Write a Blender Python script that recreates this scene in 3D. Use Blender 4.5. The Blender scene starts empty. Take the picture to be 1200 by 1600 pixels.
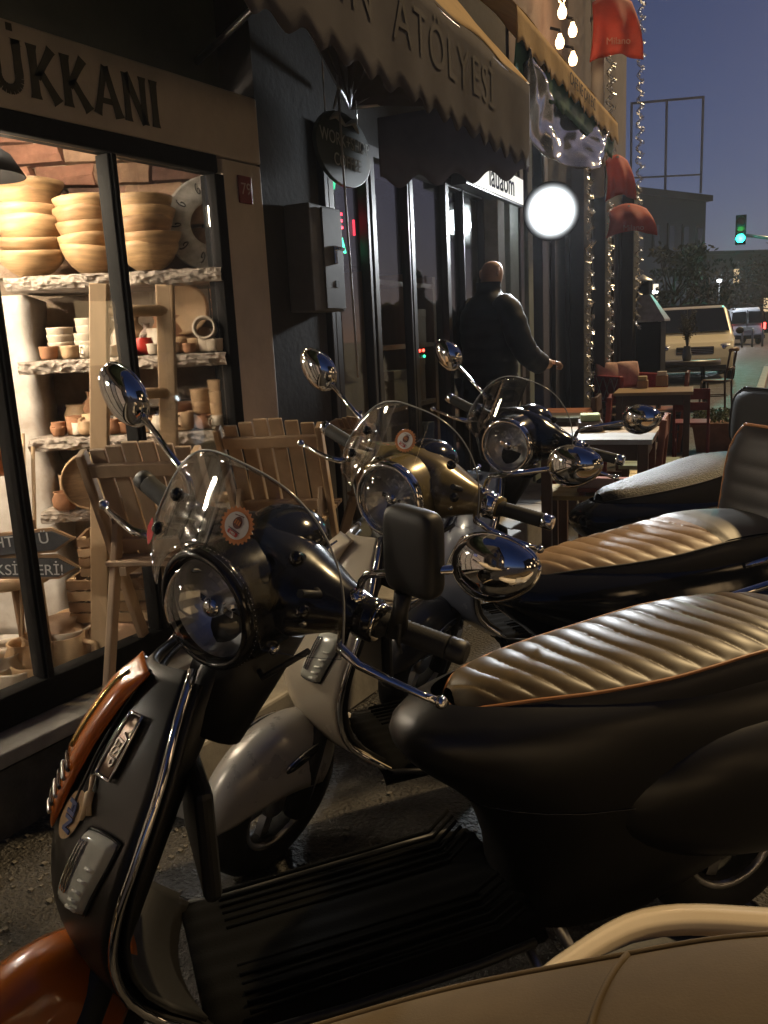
import bpy, bmesh, math, random
from mathutils import Vector, Matrix, noise
random.seed(7)
R = math.radians
sc = bpy.context.scene
COL = sc.collection
# ------------------------------------------------------------------ camera
YAW, PITCH, ROLL, EYE = R(32.5), R(11.9), R(2.9), 1.35
FPX = 1295.0
fwd = Vector((-math.sin(YAW)*math.cos(PITCH), math.cos(YAW)*math.cos(PITCH), -math.sin(PITCH)))
r0 = Vector((math.cos(YAW), math.sin(YAW), 0)); u0 = r0.cross(fwd)
right = r0*math.cos(ROLL) - u0*math.sin(ROLL); up = r0*math.sin(ROLL) + u0*math.cos(ROLL)
cd = bpy.data.cameras.new('camera'); cam = bpy.data.objects.new('camera', cd); COL.objects.link(cam)
M = Matrix((right, up, -fwd)).transposed().to_4x4(); M.translation = (0, 0, EYE); cam.matrix_world = M
cd.sensor_fit = 'VERTICAL'; cd.sensor_height = 24.0; cd.lens = FPX/1600*24.0
cd.clip_start = .02; cd.clip_end = 800
sc.camera = cam
def at(px, py, depth):
    "real point seen at a photo pixel, at that many metres along the lens axis"
    return Vector((0, 0, EYE)) + (fwd + right*((px-600)/FPX) + up*((800-py)/FPX))*depth
# ------------------------------------------------------------------ sky, sun, exposure
w = bpy.data.worlds.new('World'); sc.world = w; w.use_nodes = True
nt = w.node_tree; bg = nt.nodes['Background']
sky = nt.nodes.new('ShaderNodeTexSky'); sky.sky_type = 'NISHITA'; sky.sun_disc = False
sky.sun_elevation = R(20.0); sky.sun_rotation = math.atan2(.30, .75); sky.altitude = 50; sky.air_density = 1.0; sky.dust_density = .6; sky.ozone_density = 6.0
dusk = nt.nodes.new('ShaderNodeMix'); dusk.data_type = 'RGBA'; dusk.blend_type = 'MULTIPLY'; dusk.inputs[0].default_value = 1; dusk.inputs[7].default_value = (1.12, .88, 1.10, 1)   # even violet cast of the dusk
nt.links.new(sky.outputs[0], dusk.inputs[6]); nt.links.new(dusk.outputs[2], bg.inputs[0]); bg.inputs[1].default_value = .020
sl = bpy.data.lights.new('sun', 'SUN'); sl.energy = 2.6; sl.angle = R(2.5); sl.color = (1.0, .71, .36)  # stands in for the warm light of an unseen street lamp
so = bpy.data.objects.new('sun', sl); COL.objects.link(so)
SUN_FROM = Vector((.30, .75, .90)).normalized()
so.rotation_euler = SUN_FROM.to_track_quat('Z', 'Y').to_euler()
sc.view_settings.view_transform = 'Standard'; sc.view_settings.look = 'None'
sc.view_settings.exposure = 0; sc.view_settings.gamma = 1; sc.view_settings.use_curve_mapping = False
cy = sc.cycles
cy.max_bounces = 8; cy.transparent_max_bounces = 16; cy.glossy_bounces = 4; cy.diffuse_bounces = 3; cy.transmission_bounces = 6
cy.sample_clamp_indirect = 3.0; cy.caustics_reflective = False; cy.caustics_refractive = False
cy.use_denoising = True; cy.use_light_tree = True
# ------------------------------------------------------------------ materials
MATS = {}
def mat(name, col, rough=.5, metal=0, var=.0, vscale=8, bump=0, bscale=60, coat=0, spec=.5, emit=None, estr=0, stretch=None, col2=None, detail=6, rvar=0.0, bdist=.004):
    if name in MATS: return MATS[name]
    m = bpy.data.materials.new(name); m.use_nodes = True; t = m.node_tree; b = t.nodes['Principled BSDF']
    b.inputs['Base Color'].default_value = (*col, 1); b.inputs['Roughness'].default_value = rough; b.inputs['Metallic'].default_value = metal
    b.inputs['Coat Weight'].default_value = coat; b.inputs['Specular IOR Level'].default_value = spec
    if emit: b.inputs['Emission Color'].default_value = (*emit, 1); b.inputs['Emission Strength'].default_value = estr
    tc = t.nodes.new('ShaderNodeTexCoord'); mp = t.nodes.new('ShaderNodeMapping'); t.links.new(tc.outputs['Object'], mp.inputs[0])
    if stretch: mp.inputs['Scale'].default_value = stretch
    if var or col2 or rvar:
        n = t.nodes.new('ShaderNodeTexNoise'); n.inputs['Scale'].default_value = vscale; n.inputs['Detail'].default_value = detail; n.inputs['Roughness'].default_value = .62
        t.links.new(mp.outputs[0], n.inputs['Vector'])
        r = t.nodes.new('ShaderNodeValToRGB'); r.color_ramp.elements[0].position = .33; r.color_ramp.elements[1].position = .67
        c2 = col2 if col2 else tuple(min(1, c*(1+var)) for c in col); c1 = col if col2 else tuple(c*(1-var) for c in col)
        r.color_ramp.elements[0].color = (*c1, 1); r.color_ramp.elements[1].color = (*c2, 1)
        t.links.new(n.outputs['Fac'], r.inputs[0])
        if var or col2: t.links.new(r.outputs[0], b.inputs['Base Color'])
        if rvar:
            mr = t.nodes.new('ShaderNodeMapRange'); mr.inputs[1].default_value = .3; mr.inputs[2].default_value = .7
            mr.inputs[3].default_value = max(.02, rough-rvar); mr.inputs[4].default_value = rough+rvar
            t.links.new(n.outputs['Fac'], mr.inputs[0]); t.links.new(mr.outputs[0], b.inputs['Roughness'])
    if bump:
        n2 = t.nodes.new('ShaderNodeTexNoise'); n2.inputs['Scale'].default_value = bscale; n2.inputs['Detail'].default_value = 5
        t.links.new(mp.outputs[0], n2.inputs['Vector'])
        bp = t.nodes.new('ShaderNodeBump'); bp.inputs['Strength'].default_value = bump; bp.inputs['Distance'].default_value = bdist
        t.links.new(n2.outputs['Fac'], bp.inputs['Height']); t.links.new(bp.outputs[0], b.inputs['Normal'])
    MATS[name] = m; return m
def clear(name, tint=(.93, .95, .95), ior=1.45, rough=.02, boost=1.0, dirt=0.0):
    "thin clear sheet: lets light straight through, reflects by Fresnel, optional smears"
    if name in MATS: return MATS[name]
    m = bpy.data.materials.new(name); m.use_nodes = True; t = m.node_tree; t.nodes.clear()
    o = t.nodes.new('ShaderNodeOutputMaterial'); mx = t.nodes.new('ShaderNodeMixShader'); tr = t.nodes.new('ShaderNodeBsdfTransparent'); g = t.nodes.new('ShaderNodeBsdfGlossy')
    fr = t.nodes.new('ShaderNodeFresnel'); fr.inputs[0].default_value = ior
    tr.inputs[0].default_value = (*tint, 1); g.inputs['Roughness'].default_value = rough
    ml = t.nodes.new('ShaderNodeMath'); ml.operation = 'MULTIPLY'; ml.inputs[1].default_value = boost; ml.use_clamp = True
    t.links.new(fr.outputs[0], ml.inputs[0]); t.links.new(ml.outputs[0], mx.inputs[0]); t.links.new(tr.outputs[0], mx.inputs[1]); t.links.new(g.outputs[0], mx.inputs[2])
    last = mx
    if dirt:
        d = t.nodes.new('ShaderNodeBsdfDiffuse'); d.inputs[0].default_value = (.6, .6, .6, 1)
        tc = t.nodes.new('ShaderNodeTexCoord'); n = t.nodes.new('ShaderNodeTexNoise'); n.inputs['Scale'].default_value = 9; n.inputs['Detail'].default_value = 6
        t.links.new(tc.outputs['Object'], n.inputs['Vector'])
        mr = t.nodes.new('ShaderNodeMapRange'); mr.inputs[1].default_value = .35; mr.inputs[2].default_value = .8; mr.inputs[3].default_value = dirt*.2; mr.inputs[4].default_value = dirt
        t.links.new(n.outputs['Fac'], mr.inputs[0]); m2 = t.nodes.new('ShaderNodeMixShader')
        t.links.new(mr.outputs[0], m2.inputs[0]); t.links.new(mx.outputs[0], m2.inputs[1]); t.links.new(d.outputs[0], m2.inputs[2]); last = m2
    t.links.new(last.outputs[0], o.inputs[0]); MATS[name] = m; return m
def cloth_mat(name, col, trans=.45, **k):
    "woven canvas that lets some light through"
    m = mat(name, col, **k); t = m.node_tree; b = t.nodes['Principled BSDF']; o = t.nodes['Material Output']
    tr = t.nodes.new('ShaderNodeBsdfTranslucent'); mx = t.nodes.new('ShaderNodeMixShader'); mx.inputs[0].default_value = trans
    lk = b.inputs['Base Color'].links
    if lk: t.links.new(lk[0].from_socket, tr.inputs[0])
    else: tr.inputs[0].default_value = (*col, 1)
    t.links.new(b.outputs[0], mx.inputs[1]); t.links.new(tr.outputs[0], mx.inputs[2]); t.links.new(mx.outputs[0], o.inputs[0]); return m
def glow(name, col, s):
    return mat(name, (.02, .02, .02), .4, emit=col, estr=s)
chrome = mat('chrome', (.78, .78, .80), .06, 1, rvar=.03, vscale=30)
steel = mat('steel', (.45, .45, .46), .3, 1, var=.15)
black_plastic = mat('black_plastic', (.008, .008, .0085), .5, bump=.06, bscale=500)
black_gloss = mat('black_gloss', (.012, .012, .013), .12, rvar=.05, vscale=20)
rubber = mat('rubber', (.010, .010, .010), .75, bump=.15, bscale=300)
acrylic = clear('acrylic', (.95, .955, .955), 1.40, .02, .7, dirt=.006)
shopglass = clear('shop_glass', (.95, .97, .96), 1.45, .01, .45, dirt=.002)
wood_pale = mat('wood_pale', (.50, .34, .20), .55, var=.22, vscale=5, stretch=(1, 1, .12), bump=.12, bscale=40)
wood_mid = mat('wood_mid', (.27, .16, .085), .5, var=.3, vscale=6, stretch=(1, 1, .15), bump=.15, bscale=50)
wood_dark = mat('wood_dark', (.07, .042, .028), .45, var=.3, vscale=7, stretch=(1, 1, .15), bump=.15, bscale=60)
# ------------------------------------------------------------------ mesh builder
I4 = Matrix.Identity(4)
def T(x, y=0, z=0): return Matrix.Translation(x if isinstance(x, (Vector, tuple)) else (x, y, z))
def RZ(a): return Matrix.Rotation(R(a), 4, 'Z')
def RX(a): return Matrix.Rotation(R(a), 4, 'X')
def RY(a): return Matrix.Rotation(R(a), 4, 'Y')
def frame(o, z, x=None):
    z = Vector(z).normalized(); x = Vector(x) if x is not None else (Vector((0, 0, 1)) if abs(z.z) < .95 else Vector((1, 0, 0)))
    if abs(x.normalized().dot(z)) > .999: x = z.orthogonal()
    x = (x - z*x.dot(z)).normalized(); y = z.cross(x)
    m = Matrix((x, y, z)).transposed().to_4x4(); m.translation = o; return m
class MB:
    def __init__(s): s.v = []; s.f = []; s.sm = []
    def add(s, vs, fs, m=None, smooth=False):
        b = len(s.v); s.v += [tuple(m @ Vector(p)) if m is not None else tuple(p) for p in vs]
        s.f += [tuple(i+b for i in q) for q in fs]; s.sm += [smooth]*len(fs); return s
    def box(s, c, d, m=None):
        x, y, z = d[0]/2, d[1]/2, d[2]/2
        vs = [(c[0]+a*x, c[1]+b*y, c[2]+e*z) for a in (-1, 1) for b in (-1, 1) for e in (-1, 1)]
        return s.add(vs, [(0, 1, 3, 2), (4, 6, 7, 5), (0, 4, 5, 1), (2, 3, 7, 6), (0, 2, 6, 4), (1, 5, 7, 3)], m)
    def beam(s, p0, p1, wd, th, upv=(0, 0, 1), m=None):
        p0, p1 = Vector(p0), Vector(p1); d = p1-p0; L = d.length
        return s.box((0, 0, L/2), (th, wd, L), (m or I4) @ frame(p0, d, upv))
    def grid(s, fn, nu, nv, closeu=False, closev=False, m=None, smooth=True, capu=False):
        vs = [fn(i/(nu if closeu else nu-1), j/(nv if closev else nv-1)) for i in range(nu) for j in range(nv)]
        fs = []
        for i in range(nu if closeu else nu-1):
            for j in range(nv if closev else nv-1):
                i2, j2 = (i+1) % nu, (j+1) % nv
                fs.append((i*nv+j, i2*nv+j, i2*nv+j2, i*nv+j2))
        if capu: fs += [tuple(range(nv-1, -1, -1)), tuple((nu-1)*nv+j for j in range(nv))]
        return s.add(vs, fs, m, smooth)
    def tube(s, pts, rad, n=10, m=None, cap=True, flat=None):
        pts = [Vector(p) for p in pts]; k = len(pts); rad = rad if isinstance(rad, (list, tuple)) else [rad]*k
        vs = []; x = None
        for i, p in enumerate(pts):
            d = (pts[min(i+1, k-1)]-pts[max(i-1, 0)]).normalized()
            if x is None: x = d.orthogonal().normalized() if flat is None else Vector(flat)
            x = (x-d*x.dot(d)).normalized(); y = d.cross(x)
            vs += [p+(x*math.cos(a)+y*math.sin(a))*rad[i] for a in (2*math.pi*j/n for j in range(n))]
        fs = [(i*n+j, i*n+(j+1) % n, (i+1)*n+(j+1) % n, (i+1)*n+j) for i in range(k-1) for j in range(n)]
        s.add(vs, fs, m, True)
        if cap: s.add(vs[:n], [tuple(range(n-1, -1, -1))], m); s.add(vs[-n:], [tuple(range(n))], m)
        return s
    def lathe(s, prof, n=24, m=None, sy=1.0, cap=False):
        "profile of (radius, height) about local z"
        s.grid(lambda u, v: (prof_at(prof, v)[0]*math.cos(2*math.pi*u), sy*prof_at(prof, v)[0]*math.sin(2*math.pi*u), prof_at(prof, v)[1]), n, len(prof), closeu=True, m=m)
        return s
    def prism(s, poly, h, m=None, z0=0):
        n = len(poly); vs = [(p[0], p[1], z0) for p in poly]+[(p[0], p[1], z0+h) for p in poly]
        return s.add(vs, [tuple(range(n-1, -1, -1)), tuple(range(n, 2*n))]+[(i, (i+1) % n, (i+1) % n+n, i+n) for i in range(n)], m)
    def ball(s, c, r, n=10, m=None, sc3=(1, 1, 1)):
        def fn(u, v):
            a, b = 2*math.pi*u, math.pi*(v-.5)
            return (c[0]+r*sc3[0]*math.cos(a)*math.cos(b), c[1]+r*sc3[1]*math.sin(a)*math.cos(b), c[2]+r*sc3[2]*math.sin(b))
        return s.grid(fn, n, max(5, n//2+1), closeu=True, m=m)
    def build(s, name, material, parent=None, label=None, cat=None, group=None, kind=None, solid=0, bevel=0, sub=0, off=0):
        me = bpy.data.meshes.new(name); me.from_pydata(s.v, [], s.f)
        me.polygons.foreach_set('use_smooth', s.sm); me.update()
        bm = bmesh.new(); bm.from_mesh(me); bmesh.ops.remove_doubles(bm, verts=bm.verts, dist=1e-5); bmesh.ops.recalc_face_normals(bm, faces=bm.faces); bm.to_mesh(me); bm.free()
        return put(me, name, material, parent, label, cat, group, kind, solid, bevel, sub, off)
def prof_at(p, v): return p[min(len(p)-1, int(round(v*(len(p)-1))))]
def tag(o, label=None, cat=None, group=None, kind=None):
    if label: o['label'] = label
    if cat: o['category'] = cat
    if group: o['group'] = group
    if kind: o['kind'] = kind
    return o
def put(me, name, material, parent=None, label=None, cat=None, group=None, kind=None, solid=0, bevel=0, sub=0, off=0):
    o = bpy.data.objects.new(name, me); COL.objects.link(o)
    if material and not me.materials: me.materials.append(material)
    if parent: o.parent = parent
    if solid: md = o.modifiers.new('solid', 'SOLIDIFY'); md.thickness = solid; md.offset = off
    if bevel: md = o.modifiers.new('bevel', 'BEVEL'); md.width = bevel; md.segments = 2; md.limit_method = 'ANGLE'
    if sub: md = o.modifiers.new('sub', 'SUBSURF'); md.levels = sub; md.render_levels = sub
    return tag(o, label, cat, group, kind)
def empty(name, loc=(0, 0, 0), label=None, cat=None, group=None, rz=0):
    o = bpy.data.objects.new(name, None); COL.objects.link(o); o.location = loc; o.rotation_euler.z = R(rz); o.empty_display_size = .1
    return tag(o, label, cat, group)
def struct(mb, name, material, **k): return mb.build(name, material, kind='structure', **k)
def text_mesh(s, size, extrude=.001, align='CENTER', bold=0.0, spacing=1.0):
    c = bpy.data.curves.new('lettering', 'FONT'); c.body = s; c.size = size; c.extrude = extrude; c.align_x = align; c.align_y = 'CENTER'; c.offset = bold; c.space_character = spacing
    o = bpy.data.objects.new('lettering_source', c); COL.objects.link(o)
    dg = bpy.context.evaluated_depsgraph_get(); me = bpy.data.meshes.new_from_object(o.evaluated_get(dg)); me.materials.clear()
    bpy.data.objects.remove(o); return me
def lettering(s, size, m, material, parent, extrude=.001, bold=0.0, name='lettering', spacing=1.0):
    me = text_mesh(s, size, extrude, bold=bold, spacing=spacing); me.transform(m); return put(me, name, material, parent)
def interp(tab, t):
    "piecewise smooth interpolation; tab rows are (key, a, b, ...), keys ascending"
    if t <= tab[0][0]: return tab[0][1:]
    for i in range(len(tab)-1):
        a, b = tab[i], tab[i+1]
        if t <= b[0]:
            k = (t-a[0])/(b[0]-a[0]); pa = tab[max(i-1, 0)]; pb = tab[min(i+2, len(tab)-1)]
            out = []
            for q in range(1, len(a)):
                m0 = (b[q]-pa[q])/max(1e-6, b[0]-pa[0])*(b[0]-a[0]); m1 = (pb[q]-a[q])/max(1e-6, pb[0]-a[0])*(b[0]-a[0])
                out.append((2*k**3-3*k**2+1)*a[q]+(k**3-2*k**2+k)*m0+(-2*k**3+3*k**2)*b[q]+(k**3-k**2)*m1)
            return out
    return tab[-1][1:]
# ------------------------------------------------------------------ scooters
SH = [(0, .580, .868, .080, .045), (.10, .634, .815, .132, .065), (.25, .692, .74, .182, .085), (.42, .742, .65, .208, .09), (.58, .770, .565, .213, .082), (.74, .770, .47, .200, .07), (.88, .722, .37, .180, .055), (1, .60, .275, .170, .04)]
def shield(t, s, off=0.0):
    def p(t, s):
        x, z, hw, sw = interp(SH, t); a = abs(s)
        return Vector((x-sw*a**1.8, hw*s*(1-.04*a), z))
    q = p(t, s)
    if off:
        e = .01; n = (p(min(t+e, 1), s)-p(max(t-e, 0), s)).cross(p(t, s+e)-p(t, s-e)).normalized()
        if n.x < 0: n = -n
        q = q+n*off
    return q
def decal(mb, t0, t1, s0, s1, off, thick=0.0, n=6, skew=0.0, round_=0.0):
    "patch lying on the front shield, raised by off"
    def fn(u, v):
        t = t0+(t1-t0)*u; s = s0+(s1-s0)*v+skew*(u-.5)
        return shield(t, s, off)
    mb.grid(fn, n, n); return mb
def disc_on_shield(mb, tc, scn, rt, rs, off, n=28, rot=0.0):
    ring = []
    for i in range(n):
        a = 2*math.pi*i/n; ring.append(shield(tc+rt*math.cos(a), scn+rs*math.sin(a)+rot*math.cos(a), off))
    c = shield(tc, scn, off); mb.add(ring+[c], [(i, (i+1) % n, n) for i in range(n)], None, True); return mb
def shield_frame(t, s, off, skew):
    e1 = (shield(t+.05, s-skew*.5, off)-shield(t-.05, s+skew*.5, off)).normalized(); e2 = shield(t, s+.04, off)-shield(t, s-.04, off)
    e2 = (e2-e1*e2.dot(e1)).normalized(); m = Matrix((e1, e2, e1.cross(e2))).transposed().to_4x4(); m.translation = shield(t, s, off); return m
AX = Vector((-.46, 0, .888)).normalized(); PIV = Vector((.44, 0, .88))
HS = Vector((.395, 0, .975))
HL = Vector((.515, 0, .965)); HLD = Vector((1, 0, .03)).normalized()
def scooter(label, loc, yaw, steer, lean, c, seat='ribbed', screen=True, sticker=True, group='scooters parked in a slanted row', full=True):
    root = empty('scooter', loc, label, 'scooter', group); root.rotation_euler = (R(-lean), 0, R(yaw)) if False else (0, 0, 0)
    root.rotation_mode = 'XYZ'
    mw = RZ(yaw) @ RX(-lean); root.rotation_euler = mw.to_euler()
    S = T(PIV) @ Matrix.Rotation(R(steer), 4, AX) @ T(-PIV)
    paint, pfend, phead, ptie = c['body'], c['fender'], c['head'], c['tie']
    ring_m = c.get('ring', black_gloss)
    # --- leg shield, its back, edge trim
    mb = MB(); mb.grid(lambda u, v: shield(u, v*2-1), 30, 25); mb.build('leg_shield', paint, root, solid=.012, off=-1)
    def back(u, v):
        q = shield(.04+.92*u, (v*2-1)*.95); s = abs(v*2-1)
        bul = .05*math.exp(-((u-.45)/.28)**2)*(1-s**4)
        return q-Vector((.034+bul, 0, 0))
    MB().grid(back, 18, 15).build('inner_shield', black_plastic, root, solid=.008)
    gb = MB(); gb.box((.535, 0, .58), (.03, .24, .20)); gb.build('glove_box_door', black_plastic, root, bevel=.012)
    for sg in (1, -1):
        pts = [shield(i/24, sg*1.0)+Vector((-.006, sg*.003, 0)) for i in range(25)]
        MB().tube(pts, .0075, 8).build('edge_trim', c.get('trim', chrome), root)
        MB().tube([pts[-1], Vector((.48, sg*.172, .262)), Vector((.35, sg*.182, .262)), Vector((.1, sg*.186, .262)), Vector((-.02, sg*.18, .264))], .008, 8).build('floor_edge_strip', black_plastic, root)
    # --- horn cover with its ridges
    def tie(u, v):
        t = .012+.475*u; s = v*2-1
        hw = interp([(0, .046), (.3, .044), (.62, .038), (.85, .028), (1, .006)], u)[0]
        q = shield(max(t, 0), 0)+ (Vector((-.02, 0, .035)) if t < 0 else Vector((0, 0, 0)))
        h = .017*(1-abs(s)**8)*min(1, u*9+.05)*min(1, (1-u)*6+.15)*(1 if u < .56 else .62)
        return Vector((q.x+.004+h, hw*s, q.z+h*.25))
    hc = MB(); hc.grid(tie, 34, 13); hco = hc.build('horn_cover', ptie, root, solid=.006)
    for k in range(6):
        u = .60+.055*k; pts = [tie(u, .1+.8*j/8)+Vector((.006, 0, .002)) for j in range(9)]
        MB().tube(pts, .003, 6).build('horn_grille_bar', steel if k % 2 else black_gloss, hco)
    MB().tube([tie(.05+.45*j/10, .5)+Vector((.004, 0, 0)) for j in range(11)], .005, 8).build('horn_cover_crest', c.get('crest', chrome), hco)
    for sg in (1, -1):
        MB().tube([shield(.02+.36*j/12, sg*.30, .004) for j in range(13)], .0028, 6).build('shield_moulding', chrome if c.get('mould') else paint, root)
    # --- front indicators
    for sg in (1, -1):
        def lens(u, v):
            uu, vv = u*2-1, v*2-1
            k = (1-abs(uu)**6)**.25*(1-abs(vv)**6)**.25
            cu = .5+.5*math.copysign(abs(uu)**.85, uu)*(1-.06*vv*vv); cv = .5+.5*math.copysign(abs(vv)**.85, vv)*(1-.10*uu*uu)
            return shield(.385+.225*cu, sg*(.50+.33*cv-.14*(cu-.5)), .002+.013*k)
        l = MB().grid(lens, 15, 11).build('indicator_lens', ind_lens, root)
        fr = [lens(0, j/10) for j in range(11)]+[lens(j/12, 1) for j in range(1, 13)]+[lens(1, 1-j/10) for j in range(1, 11)]+[lens(1-j/12, 0) for j in range(1, 13)]
        MB().tube(fr, .0035, 6).build('lens_rim', chrome if c.get('mould') else black_gloss, l)
        for k in range(3):
            MB().tube([lens(.12+.62*j/8, .14+.09*k+.10*j/8)+Vector((.0015, sg*.001, 0)) for j in range(9)], .002, 5).build('lens_fin', chrome, l)
        for k in range(5):
            MB().tube([lens(.40+.12*k, .62-.02*k)+Vector((.001, sg*.001, 0)), lens(.40+.12*k, .84)+Vector((.001, sg*.001, 0))], .003, 6).build('lens_rib', ind_rib, l)
    if c.get('badge'):
        b = MB(); decal(b, .115, .265, .46, .64, .005, skew=-.06); b.build('maker_badge', badge_plate, root, solid=.004)
        q = [(.11, .455+.03), (.27, .455-.03), (.27, .645-.03), (.11, .645+.03), (.11, .455+.03)]
        pts = []
        for i in range(4):
            for j in range(6): pts.append(shield(q[i][0]+(q[i+1][0]-q[i][0])*j/6, q[i][1]+(q[i+1][1]-q[i][1])*j/6, .008))
        MB().tube(pts+[pts[0]], .0025, 6).build('badge_frame', chrome, root)
        lettering('VESP', .030, shield_frame(.19, .55, .0085, .06), badge_letter, root, .0012, .0003)
    if c.get('club'):
        st = disc_on_shield(MB(), .40, .30, .072, .145, .004, rot=-.05).build('round_club_sticker', sticker_tan, root)
        def sp(t, s): return shield(t, s, .006)
        MB().tube([sp(.325, .42), sp(.32, .45), sp(.35, .48), sp(.385, .475)], [.004, .008, .007, .003], 6).build('scooter_emblem', sticker_tan2, st)
        MB().tube([sp(.28, .395), sp(.32, .45), sp(.365, .54)], [.004, .003, .004], 6).build('handlebar_emblem', sticker_tan2, st)
        lettering('FIN', .034, shield_frame(.40, .31, .006, .0) @ RZ(8), sticker_blue, st, .0008, .0014)
    # --- front wheel, fork and fender (they steer)
    ax = Vector((.845, 0, .205))
    def tyre(center, M0, par_name):
        ty = MB(); ty.grid(lambda u, v: (center.x+(.164+.054*math.cos(2*math.pi*v))*math.cos(2*math.pi*u), .050*math.sin(2*math.pi*v), center.z+(.164+.054*math.cos(2*math.pi*v))*math.sin(2*math.pi*u)), 40, 12, True, True, m=M0)
        w_ = ty.build(par_name, rubber, root)
        rm = MB(); mm = M0 @ T(center) @ RX(90)
        rm.lathe([(.0, .02), (.045, .025), (.05, .012), (.05, -.012), (.045, -.025), (0, -.02)], 18, mm)
        rm.lathe([(.118, .035), (.128, .04), (.135, .035), (.128, .02), (.128, -.02), (.135, -.035), (.128, -.04), (.118, -.035), (.118, .035)], 32, mm)
        for k in range(5):
            a = 2*math.pi*k/5; rm.beam((.03*math.cos(a), .03*math.sin(a), 0), (.124*math.cos(a), .124*math.sin(a), 0), .03, .022, (0, 0, 1), mm)
        rm.build('rim', c.get('rim', steel), w_); return w_
    tyre(ax, S, 'front_wheel')
    MB().tube([ax+Vector((0, .075, 0)), ax+Vector((-.04, .075, .16)), Vector((.70, .02, .44)), Vector((.56, 0, .70)), Vector((.45, 0, .90))], [.03, .03, .032, .03, .03], 12, m=S).build('fork', black_plastic, root)
    def fend(u, v):
        a = R(8+128*u); ph = (v*2-1)*math.pi/2*1.02
        wd = interp([(0, .010), (.12, .050), (.35, .078), (.7, .092), (1, .09)], u)[0]
        dr = interp([(0, .006), (.15, .060), (.4, .125), (.7, .15), (1, .14)], u)[0]
        rr = .236+.012*math.sin(math.pi*min(1, u*1.1)) - dr*(1-math.cos(ph))
        return ax+Vector((rr*math.cos(a)*1.06, wd*math.sin(ph)*(1+.12*(1-math.cos(ph))), rr*math.sin(a)+.01))
    fe = MB().grid(fend, 34, 25, m=S).build('front_fender', pfend, root, solid=.006, off=-1)
    for sg in ((1, -1) if not c.get('plain_fender') else ()):
        fo = MB().tube([S @ (fend(.50+.30*j/8, .5+sg*(.335-.05*j/8))+Vector((0, sg*.004, .003))) for j in range(9)], [.003, .009, .011, .012, .012, .011, .009, .007, .003], 8).build('fender_ornament', black_gloss, fe)
        MB().tube([S @ (fend(.50+.30*j/8, .5+sg*(.315-.05*j/8))+Vector((0, sg*.006, .005))) for j in range(9)], .0028, 6).build('ornament_edge', chrome, fo)
    # --- headset, headlight
    tabh = [(0, .105, .100, 0, 0), (.06, .100, .092, 0, .0), (.11, .078, .070, -.004, .006), (.15, .055, .050, -.010, .012), (.19, .037, .036, -.016, .017), (.235, .027, .027, -.024, .02)]
    def head(u, v):
        y = (u*2-1)*.235; rx, rz, dx, dz = interp(tabh, abs(y)); a = 2*math.pi*v
        cz = math.sin(a); q = HS+Vector((dx+rx*math.cos(a), y, dz+rz*cz*(1 if cz > 0 else .8)))
        d_ = math.hypot(q.y, q.z-HL.z)
        if d_ < .102 and q.x > .435: q.x = .435
        return q
    hd = MB().grid(head, 45, 22, closev=True, m=S, capu=True).build('headset', phead, root)
    m = S @ frame(HL, HLD)
    MB().lathe([(.104, -.09), (.103, -.045), (.099, -.012), (.096, .0)], 40, m).build('headlight_pod', phead, hd)
    hl = MB().lathe([(.080, -.004), (.086, .010), (.092, .012), (.098, .006), (.100, -.006), (.098, -.016), (.09, -.02)], 44, m).build('headlight', ring_m, root)
    if ring_m is black_gloss:
        rb = MB()
        for k in range(72):
            a = 2*math.pi*k/72; rb.box((0, 0, 0), (.003, .0014, .016), m @ RZ(math.degrees(a)) @ T(.0955, 0, -.001) @ RY(-25))
        rb.build('bezel_ribs', steel, hl)
    rf = random.Random(5)
    def facet(u, v):
        r_, h_ = interp([(0, .084, .004), (.25, .078, -.018), (.55, .060, -.042), (.8, .038, -.058), (1, .018, -.064)], v)
        k = rf.uniform(-.0022, .0022) if 0 < v < 1 else 0; a = 2*math.pi*u
        return ((r_+k)*math.cos(a), (r_+k)*math.sin(a), h_+k*1.4)
    MB().grid(facet, 36, 11, closeu=True, m=m, smooth=False).build('reflector', reflector, hl)
    MB().lathe([(.0, .0), (.012, -.002), (.018, -.010), (.02, -.04), (.02, -.07)], 16, m).build('bulb_cap', chrome, hl)
    MB().box((0, .0, -.02), (.012, .07, .003), m).build('reflector_bar', chrome, hl)
    MB().lathe([(.0, .052), (.02, .050), (.04, .044), (.058, .034), (.072, .020), (.080, .006)], 40, m).build('lens', headglass, hl)
    if c.get('cowl_dark'):
        pass
    # instrument hump, steering column shroud
    MB().ball((HS.x-.05, 0, HS.z+.062), .075, 18, S, (1.0, .95, .62)).build('instrument_cluster', black_gloss, hd)
    MB().tube([(.395, 0, .90), (.44, 0, .82), (.50, 0, .72)], [.085, .075, .06], 18, m=S).build('steering_shroud', black_plastic, root)
    # bolts and cable under the headset on both sides
    for sg in (1, -1):
        for q in ((.07, .02, .004), (.10, -.06, .0), (.135, -.005, 0)):
            y = q[0]*sg; rx, rz, dx, dz = interp(tabh, abs(y)); pp = HS+Vector((dx+rx*.92, y, dz+q[1]))
            MB().lathe([(0, .004), (.006, .004), (.009, .0), (.009, -.012)], 12, S @ frame(pp, (1, sg*.5, .1))).build('bolt', chrome, hd)
        MB().tube([HS+Vector((.06, sg*.16, -.03)), HS+Vector((.09, sg*.10, -.10)), HS+Vector((.05, sg*.05, -.13)), HS+Vector((.04, 0, -.10))], .005, 8, m=S).build('brake_cable', black_plastic, hd)
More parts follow.
